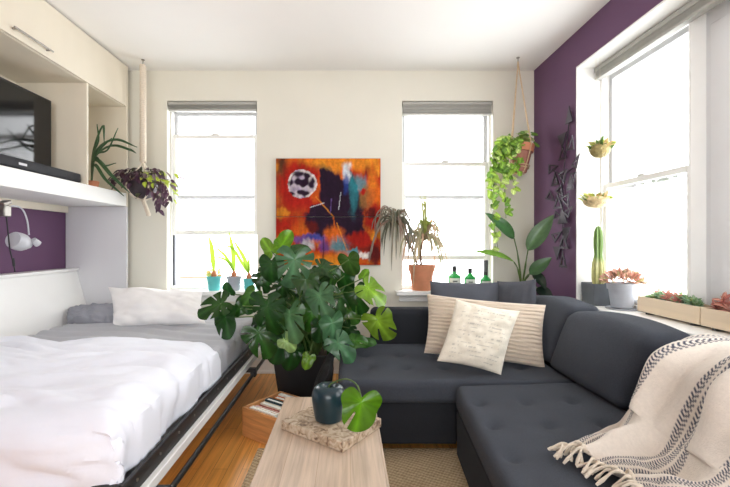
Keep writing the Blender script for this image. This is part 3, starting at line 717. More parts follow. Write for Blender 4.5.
# ------------------------------------------------------------------ painting (two stacked canvases)
C = {k: lin(*v)[:3] for k, v in dict(orange=(222, 104, 22), red=(172, 28, 16), dred=(96, 20, 18), amber=(236, 150, 40), purple=(36, 14, 38), dark=(34, 20, 30), brown=(88, 46, 26),
     teal=(48, 148, 160), blue=(40, 66, 150), pale=(208, 214, 220), violet=(110, 80, 150), white=(232, 222, 216), olive=(128, 110, 58)).items()}
def mixc(a, b_, t_): return tuple(lerp(a[k], b_[k], t_) for k in range(3))
def art(p, q):
    n1 = nz(p*4, q*4, 1); n2 = nz(p*9, q*7, 2); n3 = nz(p*24, q*14, 3); n4 = nz(p*40, q*8, 5)
    P_, Q_ = p+.035*n2+.022*n3+.012*nz(p*60, q*40, 31), q+.035*nz(p*8, q*8, 9)+.022*n4+.012*nz(p*50, q*50, 33)
    c = mixc(C['orange'], C['red'], sstep(-.25, .35, n1+.5*n2)); c = mixc(c, C['amber'], sstep(.15, .6, nz(p*6, q*5, 11)+.3*n3)); c = mixc(c, C['dred'], sstep(.2, .6, nz(p*5, q*9, 12)+.4*n4)*.8)
    def el(cx, cy, rx, ry, soft=.3): return 1-sstep(1-soft, 1+soft, math.hypot((P_-cx)/rx, (Q_-cy)/ry))
    def ap(col, *a, k=1.0):
        nonlocal c; c = mixc(c, C[col], el(*a)*k)
    ap('amber', .6, .04, .4, .07, .5, k=.7); ap('brown', .06, .1, .06, .2, .5); ap('olive', .45, .12, .12, .05, .5, k=.7); ap('olive', .04, .3, .04, .2, .6, k=.6)
    ap('red', .24, .26, .24, .23, .3); ap('red', .2, .5, .2, .16, .4, k=.8); ap('orange', .38, .3, .06, .12, .4, k=.6)
    for a in ((.52, .30, .10, .20), (.62, .40, .16, .20), (.70, .52, .15, .22), (.42, .58, .14, .14), (.55, .62, .22, .10), (.46, .20, .06, .10), (.72, .30, .06, .18)): ap('purple', *a, .12)
    ap('dred', .33, .64, .06, .06, .4); ap('pale', .68, .15, .05, .09, .4); ap('blue', .67, .24, .035, .08, .5, k=.8); ap('teal', .80, .24, .08, .08, .5, k=.75); ap('teal', .74, .40, .035, .13, .7, k=.5)
    ap('olive', .86, .36, .06, .12, .5, k=.7); ap('red', .83, .32, .03, .035, .3); ap('orange', .93, .25, .06, .2, .5, k=.6); ap('red', .93, .55, .07, .12, .4); ap('dred', .9, .5, .04, .04, .4)
    ap('purple', .78, .68, .08, .06, .4); ap('red', .80, .76, .11, .08, .3); ap('violet', .30, .75, .14, .03, .5, k=.9); ap('blue', .38, .73, .1, .025, .5, k=.9); ap('pale', .3, .82, .06, .05, .5, k=.8)
    ap('teal', .60, .82, .09, .08, .5, k=.8); ap('blue', .46, .82, .04, .08, .5, k=.7); ap('orange', .55, .70, .08, .06, .5, k=.8); ap('teal', .73, .88, .07, .03, .4); ap('blue', .71, .93, .03, .03, .4, k=.7)
    ap('amber', .45, .97, .3, .05, .5, k=.9); ap('orange', .45, .91, .3, .05, .6, k=.6); ap('white', .84, .91, .07, .03, .4); ap('dred', .95, .9, .06, .08, .5); ap('amber', .06, .52, .05, .05, .5, k=.8)
    d_ = math.hypot((p+.3*(P_-p)-.25)/.135, (q+.3*(Q_-q)-.24)/.128)
    if d_ < 1.05:
        c = mixc(C['purple'], mixc(C['violet'], C['white'], .5+.5*nz(p*20, q*20, 44)), sstep(.05, .35, nz(p*14, q*16, 21)+.3*n3+.12-.1*(1-d_)))
        c = mixc(c, C['white'], sstep(.84, .96, d_)*sstep(-.3, .2, nz(p*14, q*14, 50))*.9)
    def line(x0, y0, x1, y1, w, col):
        nonlocal c
        dx, dy = x1-x0, y1-y0; tt = max(0, min(1, ((p-x0)*dx+(q-y0)*dy)/(dx*dx+dy*dy))); r_ = math.hypot(p-x0-tt*dx, q-y0-tt*dy)
        if r_ < w: c = mixc(c, C[col], .75)
    line(.38, .36, .55, .55, .005, 'amber'); line(.33, .46, .46, .42, .004, 'pale'); line(.62, .32, .60, .48, .004, 'pale'); line(.53, .38, .52, .52, .005, 'violet'); line(.55, .55, .58, .78, .006, 'orange'); line(.58, .6, .68, .86, .004, 'amber'); line(.455, .74, .45, .98, .005, 'dark')
    g = .9+.28*nz(p*18, q*5, 40)+.2*n4+.15*nz(p*45, q*30, 60)-.18*sstep(.1, .0, p)*(.5+.5*n2)
    return tuple(max(0, x*g) for x in c)+(1,)
AX0, AX1, AZ1, AZ0 = (276-CU)/112.9, (380.5-CU)/112.9, CZ+(243-158.5)/112.9, CZ-(265-243)/112.9
zm = AZ1-(AZ1-AZ0)*.547; D0 = YB-.03
for (z0, z1, q0, q1, lb) in ((zm+.002, AZ1, 0, .547, 'upper canvas of the abstract painting, orange and purple with pale round moon'), (AZ0, zm-.002, .547, 1, 'lower canvas of the abstract painting, red and orange with blue strokes')):
    t = thing('painting_canvas', lb, 'painting', ((AX0+AX1)/2, YB-.002, z0), 'stacked abstract canvases')
    n_ = int(150*(q1-q0))
    put(MB().grid(lambda i, j: V((lerp(AX0, AX1, i), D0-.0005, lerp(z0, z1, j))), 150, n_, lambda i, j: art(i, lerp(q1, q0, j))), 'painted_face', M['paint'], t, smooth=False)
    put(MB().box(AX0, AX1, D0, YB-.002, z0, z1), 'stretcher', M['canvas'], t, bev=.001)

# ------------------------------------------------------------------ monstera
MX, MY = -.30, 2.99
t = thing('potted_monstera', 'big monstera plant in a black square pot beside the sofa', 'plant', (MX, MY, .002))
def sqpot(mb, cx, cy, z0, z1, h0, h1, wall):
    vs = []; 
    for hh, z in ((h0, z0), (h1, z1), (h1-wall, z1), (h1-wall-.01, z1-.05)):
        vs += [(cx-hh, cy-hh, z), (cx+hh, cy-hh, z), (cx+hh, cy+hh, z), (cx-hh, cy+hh, z)]
    fs = [(3, 2, 1, 0), (12, 13, 14, 15)]
    for r in range(3):
        for k in range(4): fs.append((r*4+k, r*4+(k+1) % 4, r*4+4+(k+1) % 4, r*4+4+k))
    return mb.add(vs, fs)
put(sqpot(MB(), MX, MY, .003, .385, .165, .212, .02), 'pot', M['blackp'], t, smooth=False, bev=.004)
put(MB().box(MX-.18, MX+.18, MY-.18, MY+.18, .336, .35), 'soil', M['soil'], t)
DK, MD, BR, BL_ = (38, 76, 30), (60, 104, 38), (112, 158, 44), (78, 118, 78)  # BL_: glossy leaves, their sheen put into a paler colour
mons = [(284,242,2.95,22,80,BR,0),(269,248,2.85,20,120,BR,0),(296,250,2.98,22,40,DK,2),(271,268,2.75,27,-110,DK,0),(294,266,2.68,40,-115,BL_,5),(307,284,2.70,30,-70,DK,3),(326,268,2.85,26,-25,DK,3),
 (321,301,2.58,33,-75,BL_,3),(340,299,2.75,27,-80,DK,3),(358,298,2.70,29,-80,DK,3),(372,291,2.66,30,-40,BR,3),(364,276,2.75,13,60,BR,0),(380,325,2.6,34,-82,BR,3),(347,328,2.85,20,-95,(150,186,120),0),
 (333,328,2.52,32,-75,BL_,2),(341,346,2.50,30,-55,BL_,3),(290,320,2.55,36,-100,BL_,4),(268,313,2.50,44,-100,DK,5),(261,338,2.55,36,-80,DK,4),(215,306,2.56,32,-150,DK,4),(226,322,2.55,30,-85,DK,2),
 (251,296,2.66,20,-120,MD,0),(238,310,2.6,15,-160,DK,0),(228,291,2.7,14,95,DK,0),(280,346,2.7,30,-95,DK,3),(308,360,2.62,15,-95,BR,0),(288,342,2.56,20,-20,(150,180,110),0),(312,316,2.72,26,-80,MD,2),
 (330,318,2.8,26,-100,MD,2),(358,341,2.68,18,-15,MD,2),(368,342,2.75,14,5,MD,0),(312,280,2.85,26,-80,DK,3),(248,302,2.72,22,160,DK,2),(299,300,2.85,28,-100,DK,2),(282,290,2.8,28,-130,DK,4),
 (276,330,2.8,30,-90,DK,2),(300,336,2.85,28,-90,DK,2),(332,340,2.8,26,-80,DK,2),(350,312,2.85,22,-60,MD,2),(322,286,2.9,24,-60,DK,2),(260,322,2.75,28,-120,DK,3),(292,355,2.72,24,-80,DK,0),(320,330,2.68,22,-90,DK,1)]
fo = MB(); st = MB(); rm = random.Random(11)
for k in range(22):
    mons.append((rm.uniform(262, 350), rm.uniform(262, 352), rm.uniform(2.75, 3.05), rm.uniform(17, 25), rm.uniform(-130, -50), rm.choice([DK, DK, MD]), rm.choice([0, 3, 4])))
for k, (u, v, y, s_, an, c, sp) in enumerate(mons):
    p = Py(u, v, y); L_ = s_*1.06*y/F; a = math.radians(an)
    a += rm.uniform(-.35, .35); tip = V((math.cos(a), -.25+rm.uniform(-.4, .4), math.sin(a)))
    nr = V((rm.uniform(-.85, .85), -1, rm.uniform(.1, 1.2)))
    fo.leaf(p, tip, nr, L_, L_*rm.uniform(.82, .95), tuple(q*rm.uniform(.85, 1.2) for q in lin(*c)[:3]), 'split' if s_ > 17 else 'heart', rm.uniform(.15, .6), rm.uniform(.1, .4), max(0, sp-1), k)
    b0 = V((MX+rm.uniform(-.09, .09), MY+rm.uniform(-.09, .09), .35)); at_ = p-tip.normalized()*L_*.16
    md_ = lerp(b0, at_, .55)+V(((b0.x-at_.x)*.25, 0, .10))
    st.tube(bez([b0, md_, at_], 10), [.008]*4+[.006]*4+[.004]*3, 7)
put(fo, 'leaves', M['leafm'], t); put(st, 'stems', M['stem'], t)

# ------------------------------------------------------------------ window-sill plants
SY = YB+.0
def taper_pot(t, c, r0, r1, h, m, rim=0, soil=True):
    pr = [(r0, 0), (r1, h)] if not rim else [(r0, 0), (r1*.93, h-rim), (r1, h-rim), (r1*1.02, h)]
    pr += [(r1*.88, h), (r1*.86, h-.02), (0, h-.02)]
    put(MB().lathe(pr, c, 28), 'pot', m, t)
    if soil: put(MB().lathe([(0, h-.019), (r1*.84, h-.017), (r1*.5, h-.008), (0, h-.006)], c, 20), 'soil', M['soil'], t)
YG = lin(176, 205, 66); YG2 = lin(140, 180, 50)
def bulbplant(u, rad, h, pm, lb, leaves, flowers=0):
    c = Py(u, 290, SY-.02); c.z = WZ0+.001
    t = thing('potted_bulb', lb, 'plant', c)
    taper_pot(t, c, rad*.72, rad, h, pm, .02)
    top = c+V((0, 0, h))
    put(MB().lathe([(0, -.02), (.02, -.012), (.026, .008), (.02, .028), (.008, .05), (0, .055)], top, 16), 'bulb', M['bulb'], t)
    q = MB()
    for pts, w in leaves:
        q.strap([top+V((0, 0, .04))]+[Py(a, b_, SY-.03-.01*k) for k, (a, b_) in enumerate(pts)], w, YG2, col2=YG, fold=.2, side=V((1, .2, 0)) if len(pts) == 1 else None, n=14)
    put(q, 'leaves', M['leaf'], t)
    if flowers:
        q = MB(); rr_ = random.Random(2)
        for k in range(16):
            a = rr_.random()*6.28; q.leaf(top+V((math.cos(a)*.05, math.sin(a)*.04, rr_.uniform(.0, .06))), V((math.cos(a), math.sin(a), .4)), V((0, -1, .5)), .035, .025, lin(190, 200, 110) if k % 2 else lin(222, 190, 120), 'heart')
        put(q, 'trailing_leaves', M['leaf'], t)
bulbplant(214, .066, .125, M['teal'], 'teal pot with a single tall leaf on the left window sill', [([(212, 250), (209, 236)], .042)], 1)
bulbplant(234, .066, .125, M['greyp'], 'pale grey pot with sprouting bulb between the two teal pots', [([(233, 252), (229, 232)], .04), ([(226, 257), (213, 245)], .026), ([(228, 262), (221, 258), (213, 257)], .022)])
bulbplant(249, .052, .105, M['teal'], 'smaller teal pot with arching leaves at the right end of left sill', [([(244, 258), (232, 238)], .036), ([(242, 263), (233, 249), (223, 245)], .028), ([(249, 265), (248.5, 257)], .022)])

# dracaena
c = Py(421.5, 291, SY-.0); c.z = WZ0+.001
t = thing('potted_dracaena', 'thin-leaved dracaena in a large terracotta pot on the right window sill', 'plant', c)
taper_pot(t, c, .082, .115, .225, M['terra'], .06)
dr = MB(); ds = MB(); rd = random.Random(4)
hub = Py(424, 236, SY-.02); hub2 = Py(396, 218, SY-.12)
ds.tube(bez([c+V((0, 0, .2)), lerp(c+V((0, 0, .2)), hub, .5)+V((-.02, 0, 0)), hub], 8), .010, 8)
ds.tube(bez([c+V((-.03, 0, .2)), Py(412, 250, SY-.06), Py(403, 232, SY-.1), hub2], 10), .008, 8)
for h_, n_, up, sx in ((hub, 74, 1, 1), (hub2, 60, 0, 1)):
    for k in range(n_):
        a = rd.random()*6.28; L_ = rd.uniform(.22, .36); el_ = rd.uniform(-.3, 1.3) if up else rd.uniform(-.5, .75)
        d_ = V((math.cos(a)*math.cos(el_)*.75, math.sin(a)*math.cos(el_)*.5-.1, math.sin(el_)))
        if not up: d_.x -= .12
        p1 = h_+d_*L_*.45; droop = rd.uniform(.3, 1.0)
        p2 = h_+d_*L_*.75+V((0, 0, -.14*L_/.3*droop)); p3 = h_+V((d_.x*.85, d_.y*.85, d_.z*.75))*L_+V((0, 0, -.34*L_/.3*droop*(0.5 if up and el_ > .9 else 1)))
        for p_ in (p2, p3): p_.y = min(p_.y, SY+.05)
        b_ = h_+V((0, 0, rd.uniform(-.05, .03)))
        cc = rd.choice([lin(160, 150, 124), lin(176, 160, 132), lin(146, 146, 110), lin(190, 156, 132)] if up else [lin(112, 110, 94), lin(130, 122, 102), lin(98, 100, 82), lin(142, 118, 104)])
        if up and el_ > 1.0: cc = lin(150, 160, 80)
        dr.strap([b_, p1, p2, p3], .015 if up else .013, cc, n=9)
for k in range(7):
    dr.strap([hub, hub+V((rd.uniform(-.02, .02), 0, .2)), hub+V((rd.uniform(-.05, .05), 0, rd.uniform(.3, .42)))], .013, lin(150, 152, 84), n=8)
put(dr, 'leaves', M['leaf'], t); put(ds, 'stems', M['stemb'], t)

# bottles
for k, (u, r_, h, lb) in enumerate(((454.5, .054, .215, 'green glass bottle with black cap on the sill, nearest the dracaena'), (470, .050, .195, 'green glass bottle with black cap, middle one of three on the sill'), (485.5, .046, .165, 'shortest green bottle with black cap, nearest the window corner'))):
    c = Py(u, 290, SY+.0); c.z = WZ0+.001
    t = thing('green_bottle', lb, 'bottle', c, 'green bottles on the right window sill')
    b1 = h*.62
    put(MB().lathe([(r_*.9, 0), (r_, .006), (r_, b1*.92), (r_*.8, b1), (.018, b1+.02), (.0165, b1+.03)], c, 28), 'glass', M['bottle'], t)
    put(MB().lathe([(.019, b1+.0305), (.019, h-.004), (.016, h)], c, 20), 'cap', M['cap'], t)
    lb_ = MB(); 
    def cy(i, j, R=r_+.0008): 
        a = math.radians(-150+120*i); return V((c.x+R*math.cos(a), c.y+R*math.sin(a), c.z+lerp(b1*.14, b1*.82, j)))
    lo = put(lb_.grid(cy, 14, 2), 'paper_label', M['paper'], t)
    ik = MB()
    for (j0, j1, i0, i1) in ((.62, .76, .25, .6), (.42, .5, .2, .8), (.26, .31, .3, .7)):
        ik.grid(lambda i, j: cy(lerp(i0, i1, i), lerp(j0, j1, j), r_+.0014), 8, 1)
    off = c; ik.v = [(a-off.x, b_-off.y, d_-off.z) for a, b_, d_ in ik.v]; ik.build('print', M['ink'], lo)

# ------------------------------------------------------------------ bird of paradise behind the sofa
c = V((1.43, 3.40, .002))
t = thing('bird_of_paradise', 'broad-leaved tropical plant standing behind the sofa in the room corner', 'plant', c)
taper_pot(t, c, .12, .16, .30, M['dgrey'], .03)
q = MB(); sm = MB(); base = c+V((0, 0, .29))
GD = lin(62, 98, 58); GL = lin(110, 150, 60)
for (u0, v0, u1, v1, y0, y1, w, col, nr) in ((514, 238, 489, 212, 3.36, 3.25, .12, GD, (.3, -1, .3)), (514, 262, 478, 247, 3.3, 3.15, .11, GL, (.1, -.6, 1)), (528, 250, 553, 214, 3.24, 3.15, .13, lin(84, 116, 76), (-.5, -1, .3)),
        (530, 274, 551, 257, 3.2, 3.12, .10, GD, (-.3, -1, .5)), (537, 288, 554, 300, 3.2, 3.1, .10, lin(30, 46, 36), (.0, -1, .5)), (533, 272, 547, 288, 3.22, 3.12, .09, lin(34, 52, 40), (0, -1, .6))):  # last two leaves near black, lower shade put into their colour
    p0, p1 = Py(u0, v0, y0), Py(u1, v1, y1); L_ = (p1-p0).length
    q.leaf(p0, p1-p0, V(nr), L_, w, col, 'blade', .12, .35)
    b_ = base+V((random.uniform(-.03, .03), 0, 0)); k_ = Py(523, 285, 3.38)
    sm.tube(bez([b_, lerp(b_, k_, .9)+V((random.uniform(-.015, .015), 0, 0)), lerp(k_, p0, .55)+V((0, 0, .02)), p0], 14), [.010]*5+[.008]*5+[.005]*5, 8)
put(q, 'leaves', M['leafm'], t); put(sm, 'stems', M['stem'], t)

# ------------------------------------------------------------------ hanging plants
def twist(mb, a, b_, r, turns, n=40, strands=2):
    a, b_ = V(a), V(b_); d_ = (b_-a); x = d_.orthogonal().normalized(); y = d_.normalized().cross(x)
    for s_ in range(strands):
        pts = [lerp(a, b_, i/n)+(x*math.cos(2*math.pi*(turns*i/n+s_/strands))+y*math.sin(2*math.pi*(turns*i/n+s_/strands)))*r for i in range(n+1)]
        mb.tube(pts, r*1.05, 7)
hx, hy = (143-CU)*3.40/F, 3.40
PZ = CZ-(186-CV)*3.40/F
t = thing('macrame_hanger', 'thick white twisted macrame cord hanging from the ceiling by the cabinet', 'plant hanger', (hx, hy, H))
mc = MB(); twist(mc, (hx, hy, H-.05), (hx, hy, PZ+.20), .0135, 15, 120, 3)
for k in range(4):
    a = math.radians(45+90*k); cs, sn = math.cos(a), math.sin(a)
    mc.tube(bez([(hx, hy, PZ+.20), (hx+.075*cs, hy+.075*sn, PZ+.09), (hx+.128*cs, hy+.128*sn, PZ+.02), (hx+.10*cs, hy+.10*sn, PZ-.07), (hx+.02*cs, hy+.02*sn, PZ-.115), (hx, hy, PZ-.12)], 20), .007, 7)
twist(mc, (hx, hy, PZ-.115), (hx+.045, hy, PZ-.235), .009, 3, 16, 3)
mc.lathe([(.0, 0), (.016, .005), (.018, .02), (.012, .03), (0, .032)], (hx+.045, hy, PZ-.255), 10)
put(mc, 'cord', M['cord'], t)
put(MB().tube([(hx, hy, H-.001), (hx, hy, H-.05)], .004, 8).lathe([(.014, -.006), (.014, -.001)], (hx, hy, H), 12), 'ceiling_hook', M['metal'], t)
t = thing('hanging_purple_plant', 'dark purple trailing plant in a dark bowl, hung beside the left window', 'plant', (hx, hy, PZ-.1))
put(MB().lathe([(.03, -.105), (.07, -.092), (.103, -.05), (.115, 0), (.11, .03), (.10, .03), (.1, .0), (0, -.005)], (hx, hy, PZ), 28), 'bowl', M['shell'], t)
q = MB(); rp = random.Random(8); sm = MB()
for k in range(230):
    a = rp.random()*6.28; r_ = abs(rp.gauss(.10, .07)); h = rp.uniform(-.02, .10)-max(0, r_-.12)*rp.uniform(.2, 1.3)
    p = V((hx+math.cos(a)*r_*1.25, hy+math.sin(a)*min(r_, .16), PZ+.045+h))
    right = math.cos(a) > .25 and rp.random() < .55
    cc = lin(176, 192, 70) if right else rp.choice([lin(74, 48, 66), lin(58, 40, 56), lin(92, 64, 80), lin(64, 66, 46), lin(120, 100, 110)])
    q.leaf(p, V((math.cos(a), math.sin(a), rp.uniform(-1.1, .3))), V((rp.uniform(-.4, .4), -.6, 1)), rp.uniform(.05, .08), rp.uniform(.025, .04), cc, 'blade', .3, .3)
for tr in ([(150,190),(158,197),(160,210)], [(160,182),(168,190),(169,202)], [(130,178),(121,172),(115,178)], [(155,186),(163,195),(156,206)]):
    pts = bez([Py(143, 182, hy-.05)]+[Py(a, b_, hy-.1) for a, b_ in tr], 12); sm.tube(pts, .003, 6)
    for p in pts[3:]: 
        q.leaf(p, V((rp.uniform(-1, 1), -.3, -.8)), V((0, -1, .5)), .06, .03, rp.choice([lin(74, 48, 66), lin(96, 70, 84), lin(60, 46, 52)]), 'blade', .3, .3)
put(q, 'leaves', M['leaf'], t); put(sm, 'stems', M['stemb'], t)

px, py = (518-CU)*3.36/F, 3.36; PZ2 = CZ-(172-CV)*3.36/F
tilt = Matrix.Rotation(.13, 3, 'Y'); pc = V((px, py, PZ2))
t = thing('hanging_pothos', 'bright green trailing pothos in a hanging terracotta pot in the corner', 'plant', pc)
put(MB().lathe([(.066, 0), (.086, .165), (.096, .165), (.1, .225), (.088, .225), (.085, .2), (0, .2)], pc, 30, tilt), 'pot', M['terrad'], t)
put(MB().lathe([(.0885, .1655), (.098, .1655), (.102, .227), (.099, .2275)], pc, 30, tilt), 'rim', M['terra'], t)
put(MB().lathe([(.084, .201), (.05, .208), (0, .21)], pc, 20, tilt), 'soil', M['soil'], t)
top = pc+tilt @ V((0, 0, .22)); q = MB(); sm = MB(); rq = random.Random(21)
GA = [lin(158, 190, 78), lin(128, 168, 62), lin(192, 212, 128), lin(104, 144, 60)]
for k in range(74):
    a = rq.random()*6.28; r_ = rq.random()**.6*.17
    if math.sin(a) < -.2 and math.cos(a) > -.35 and r_ > .075: r_ *= .5
    p = top+V((math.cos(a)*r_-.03, math.sin(a)*r_*.7-.0, rq.uniform(.0, .11)-r_*(.3 if math.cos(a) < 0 else 0)))
    q.leaf(p, V((math.cos(a), math.sin(a)-.3, rq.uniform(-.8, .2))), V((rq.uniform(-.5, .5), -1, .7)), rq.uniform(.05, .075), rq.uniform(.045, .06), rq.choice(GA[1:] if p.x > top.x-.02 else GA), 'heart', .2, .15, seed=k)
for k in range(12):
    u0 = rq.uniform(-30, -4); dep = rq.uniform(40, 108) if k < 5 else rq.uniform(20, 60)
    pts = bez([top+V((-.04, -.06, 0)), Py(518+u0*.7, 146, py-.12), Py(518+u0*1.0+rq.uniform(-3, 3), 146+dep*.5, py-.1), Py(518+u0*.8+rq.uniform(-4, 4), 146+dep, py-.08)], 18)
    sm.tube(pts, .0022, 6)
    for p in pts[2:]:
        for rep in range(1 if rq.random() < .9 else 0):
            pp = p+V((rq.uniform(-.035, .035), rq.uniform(-.04, .02), rq.uniform(-.02, .02)))
            q.leaf(pp, V((rq.uniform(-1, 1), -.4, rq.uniform(-1, -.1))), V((rq.uniform(-.5, .5), -1, .5)), rq.uniform(.045, .07), rq.uniform(.04, .055), rq.choice(GA), 'heart', .2, .15, seed=k)
put(q, 'leaves', M['leaf'], t); put(sm, 'stems', M['stem'], t)
t = thing('cord_hanger', 'thin tan cord hanger carrying the terracotta pothos pot from the ceiling', 'plant hanger', (px, py, H))
mc = MB(); ap = V((px, py, H-.045))
for k in range(4):
    a = math.radians(20+90*k); cs, sn = math.cos(a), math.sin(a)
    rimp = pc+tilt @ V((.108*cs, .108*sn, .215)); low = pc+tilt @ V((.078*cs, .078*sn, .04)); bot = pc+tilt @ V((0, 0, -.012))
    mc.tube([ap, rimp], .0042, 6); mc.tube(bez([rimp, pc+tilt @ V((.098*cs, .098*sn, .13)), low, pc+tilt @ V((.06*cs, .06*sn, -.008)), bot], 14), .0042, 6)
for zz, rr_ in ((.055, .082), (.035, .079)):
    mc.tube([pc+tilt @ V((rr_*math.cos(2*math.pi*k/24), rr_*math.sin(2*math.pi*k/24), zz)) for k in range(25)], .0045, 6)
mc.tube([ap+V((0, 0, -.03)), ap+V((0, 0, .01))], [.009, .005], 8)
put(mc, 'cord', M['jute'], t)
put(MB().tube([(px, py, H-.001), (px, py, H-.04)], .004, 8).lathe([(.014, -.006), (.014, -.001)], (px, py, H), 12), 'ceiling_hook', M['metal'], t)

# ------------------------------------------------------------------ triangle wall sculpture
tri = [(569,119,7,18,90,1),(562,139,9,12,-90,1),(571,146,7,14,80,0),(562.5,155,8,12,90,0),(552,168,8,12,0,0),(575,164,6,14,60,0),(555,181,8,12,90,0),(570,186,7,13,90,1),(563,176,9,12,-80,0),(560,191,8,12,-60,0),
       (558,203,10,12,90,0),(566,200,9,12,-70,0),(550,197,8,12,-40,0),(562.5,218,10,14,90,1),(566,232,8,14,-90,1),(563.5,243,10,12,90,0),(556,236,8,12,30,0),(563,263,8,14,90,0),(557,251,8,12,-90,1),(568,212,7,10,45,0),(573,176,6,11,-90,0),(557,216,7,10,-20,0)]
t = thing('triangle_wall_sculpture', 'dark metal sculpture of scattered triangles on the purple wall', 'wall art', (XR-.03, 3.1, 1.2))
for k, (u, v, w, h, an, solid) in enumerate(tri):
    xq = XR-.018-.012*(k % 3); p = Px(u, v, xq); sc = p.y/F; a = math.radians(an)
    fy = lambda du, dv: V((0, -du*sc*p.y/xq*.9, -dv*sc))
    P3 = []
    for ang, rad in ((a, h*.74), (a+2.3, w*.84), (a-2.3, w*.84)):
        P3.append(p+V((0, -math.cos(ang)*rad*sc*1.5, math.sin(ang)*rad*sc)))
    q = MB()
    if solid: q.add([x-V((.003, 0, 0)) for x in P3]+[x+V((.003, 0, 0)) for x in P3], [(0,1,2),(5,4,3),(0,3,4,1),(1,4,5,2),(2,5,3,0)])
    else:
        ce = (P3[0]+P3[1]+P3[2])/3; I3 = [lerp(x, ce, .42) for x in P3]; f_, b_ = V((-.004, 0, 0)), V((.004, 0, 0))
        vs = [x+f_ for x in P3]+[x+f_ for x in I3]+[x+b_ for x in P3]+[x+b_ for x in I3]; fs = []
        for i in range(3):
            j = (i+1) % 3; fs += [(i, j, 3+j, 3+i), (6+j, 6+i, 9+i, 9+j), (i, 6+i, 6+j, j), (3+i, 3+j, 9+j, 9+i)]
        q.add(vs, fs)
    put(q, 'triangle', M['wedge'], t, smooth=False)
q = MB(); q.tube([Px(569, 122, XR-.012), Px(565, 160, XR-.012), Px(561, 190, XR-.012), Px(563, 225, XR-.012), Px(562, 268, XR-.012)], .004, 6).tube([Px(552, 170, XR-.012), Px(563, 176, XR-.012), Px(575, 166, XR-.012)], .004, 6)
put(q, 'rod', M['wedge'], t)

# ------------------------------------------------------------------ glass pods in the side window
for k, (u, v, r_, sq, lb) in enumerate(((600, 148, .068, 1.05, 'upper round glass pod of succulents hanging in the side window'), (596, 200, .085, .68, 'lower oval glass pod of pale succulents hanging in the side window'))):
    xq = 1.735 if k == 0 else 1.71; c = Px(u, v, xq)
    t = thing('glass_terrarium', lb, 'terrarium', c, 'hanging glass terrariums')
    pr = [(0, -r_*sq)]+[(r_*math.sin(a), -r_*sq*math.cos(a)) for a in [i*math.pi/14 for i in range(1, 11)]]
    put(MB().lathe(pr, c, 28), 'glass_bowl', M['podglass'], t)
    put(MB().lathe([(0, -r_*sq*.94), (r_*.5, -r_*sq*.84), (r_*.84, -r_*sq*.5), (r_*.95, -r_*sq*.05), (r_*.8, r_*sq*.25), (r_*.4, r_*sq*.4), (0, r_*sq*.42)], c, 24), 'moss', mat('moss_%d' % k, lin(176, 160, 112) if k == 0 else lin(222, 200, 160), .95, .3, 60, .8, 80), t)
    q = MB(); rz = random.Random(30+k)
    for j in range(70):
        a = rz.random()*6.28; d_ = rz.random()*.8*r_; p = c+V((math.cos(a)*d_, math.sin(a)*d_, r_*sq*rz.uniform(-.3, .4)))
        q.leaf(p, V((math.cos(a), math.sin(a), rz.uniform(.2, 1.4))), V((rz.uniform(-1, 1), -1, .6)), rz.uniform(.035, .06)*(1 if k else 1.15), .02, rz.choice([lin(140, 160, 60), lin(190, 200, 90), lin(90, 120, 60), lin(200, 170, 120)]), 'blade', .2, .3)
    put(q, 'succulents', M['leaf'], t)
    put(MB().tube([c+V((0, 0, r_*sq*.6)), (c.x, c.y, OZ1-.001)], .0008, 5).tube([c+V((-r_*.72, 0, r_*sq*.62)), c+V((0, 0, r_*sq*.62+.03)), c+V((r_*.72, 0, r_*sq*.62))], .0008, 5), 'thread', M['cord'], t)

# ------------------------------------------------------------------ side sill plants
SZ0 = OZ0+.001
c = V((1.755, 2.83, SZ0))
t = thing('potted_cactus', 'tall column cactus in a dark grey square pot on the side sill', 'cactus', c)
put(sqpot(MB(), c.x, c.y, c.z, c.z+.15, .072, .076, .008), 'pot', M['dgrey'], t, smooth=False, bev=.003)
put(MB().box(c.x-.062, c.x+.062, c.y-.062, c.y+.062, c.z+.10, c.z+.135), 'soil', M['soil'], t)
q = MB(); prof = [(.030, .13), (.036, .18), (.037, .24), (.034, .29), (.024, .33), (.022, .35), (.026, .40), (.026, .46), (.022, .51), (.012, .54), (0, .548)]
NC = 32; vs = []; fs = []; cs = []
for r_, z in prof:
    for k in range(NC):
        a = 2*math.pi*k/NC; rr_ = r_*(1+.16*math.cos(8*a)); vs.append((c.x+rr_*math.cos(a), c.y+rr_*math.sin(a), c.z+z)); g = .9+.3*math.cos(8*a); lw = lin(206, 206, 150) if z < .33 else lin(128, 160, 88); cs.append(tuple(x*g for x in lw[:3])+(1,))
for i in range(len(prof)-1):
    for k in range(NC): fs.append((i*NC+k, i*NC+(k+1) % NC, (i+1)*NC+(k+1) % NC, (i+1)*NC+k))
q.add(vs, fs, cs); put(q, 'column', M['leaf'], t)
c = V((1.785, 2.63, SZ0))
t = thing('potted_succulent', 'pinkish bushy succulent in a round grey pot with saucer', 'succulent', c)
put(MB().lathe([(.075, .022), (.09, .022), (.095, .03), (.088, .03), (.075, .028), (0, .026)], c-V((0, 0, .021)), 28), 'saucer', M['greyp'], t)
put(MB().lathe([(.062, .012), (.076, .13), (.084, .13), (.088, .17), (.076, .17), (.074, .15), (0, .15)], c, 28), 'pot', M['greyp'], t)
q = MB(); rs_ = random.Random(12)
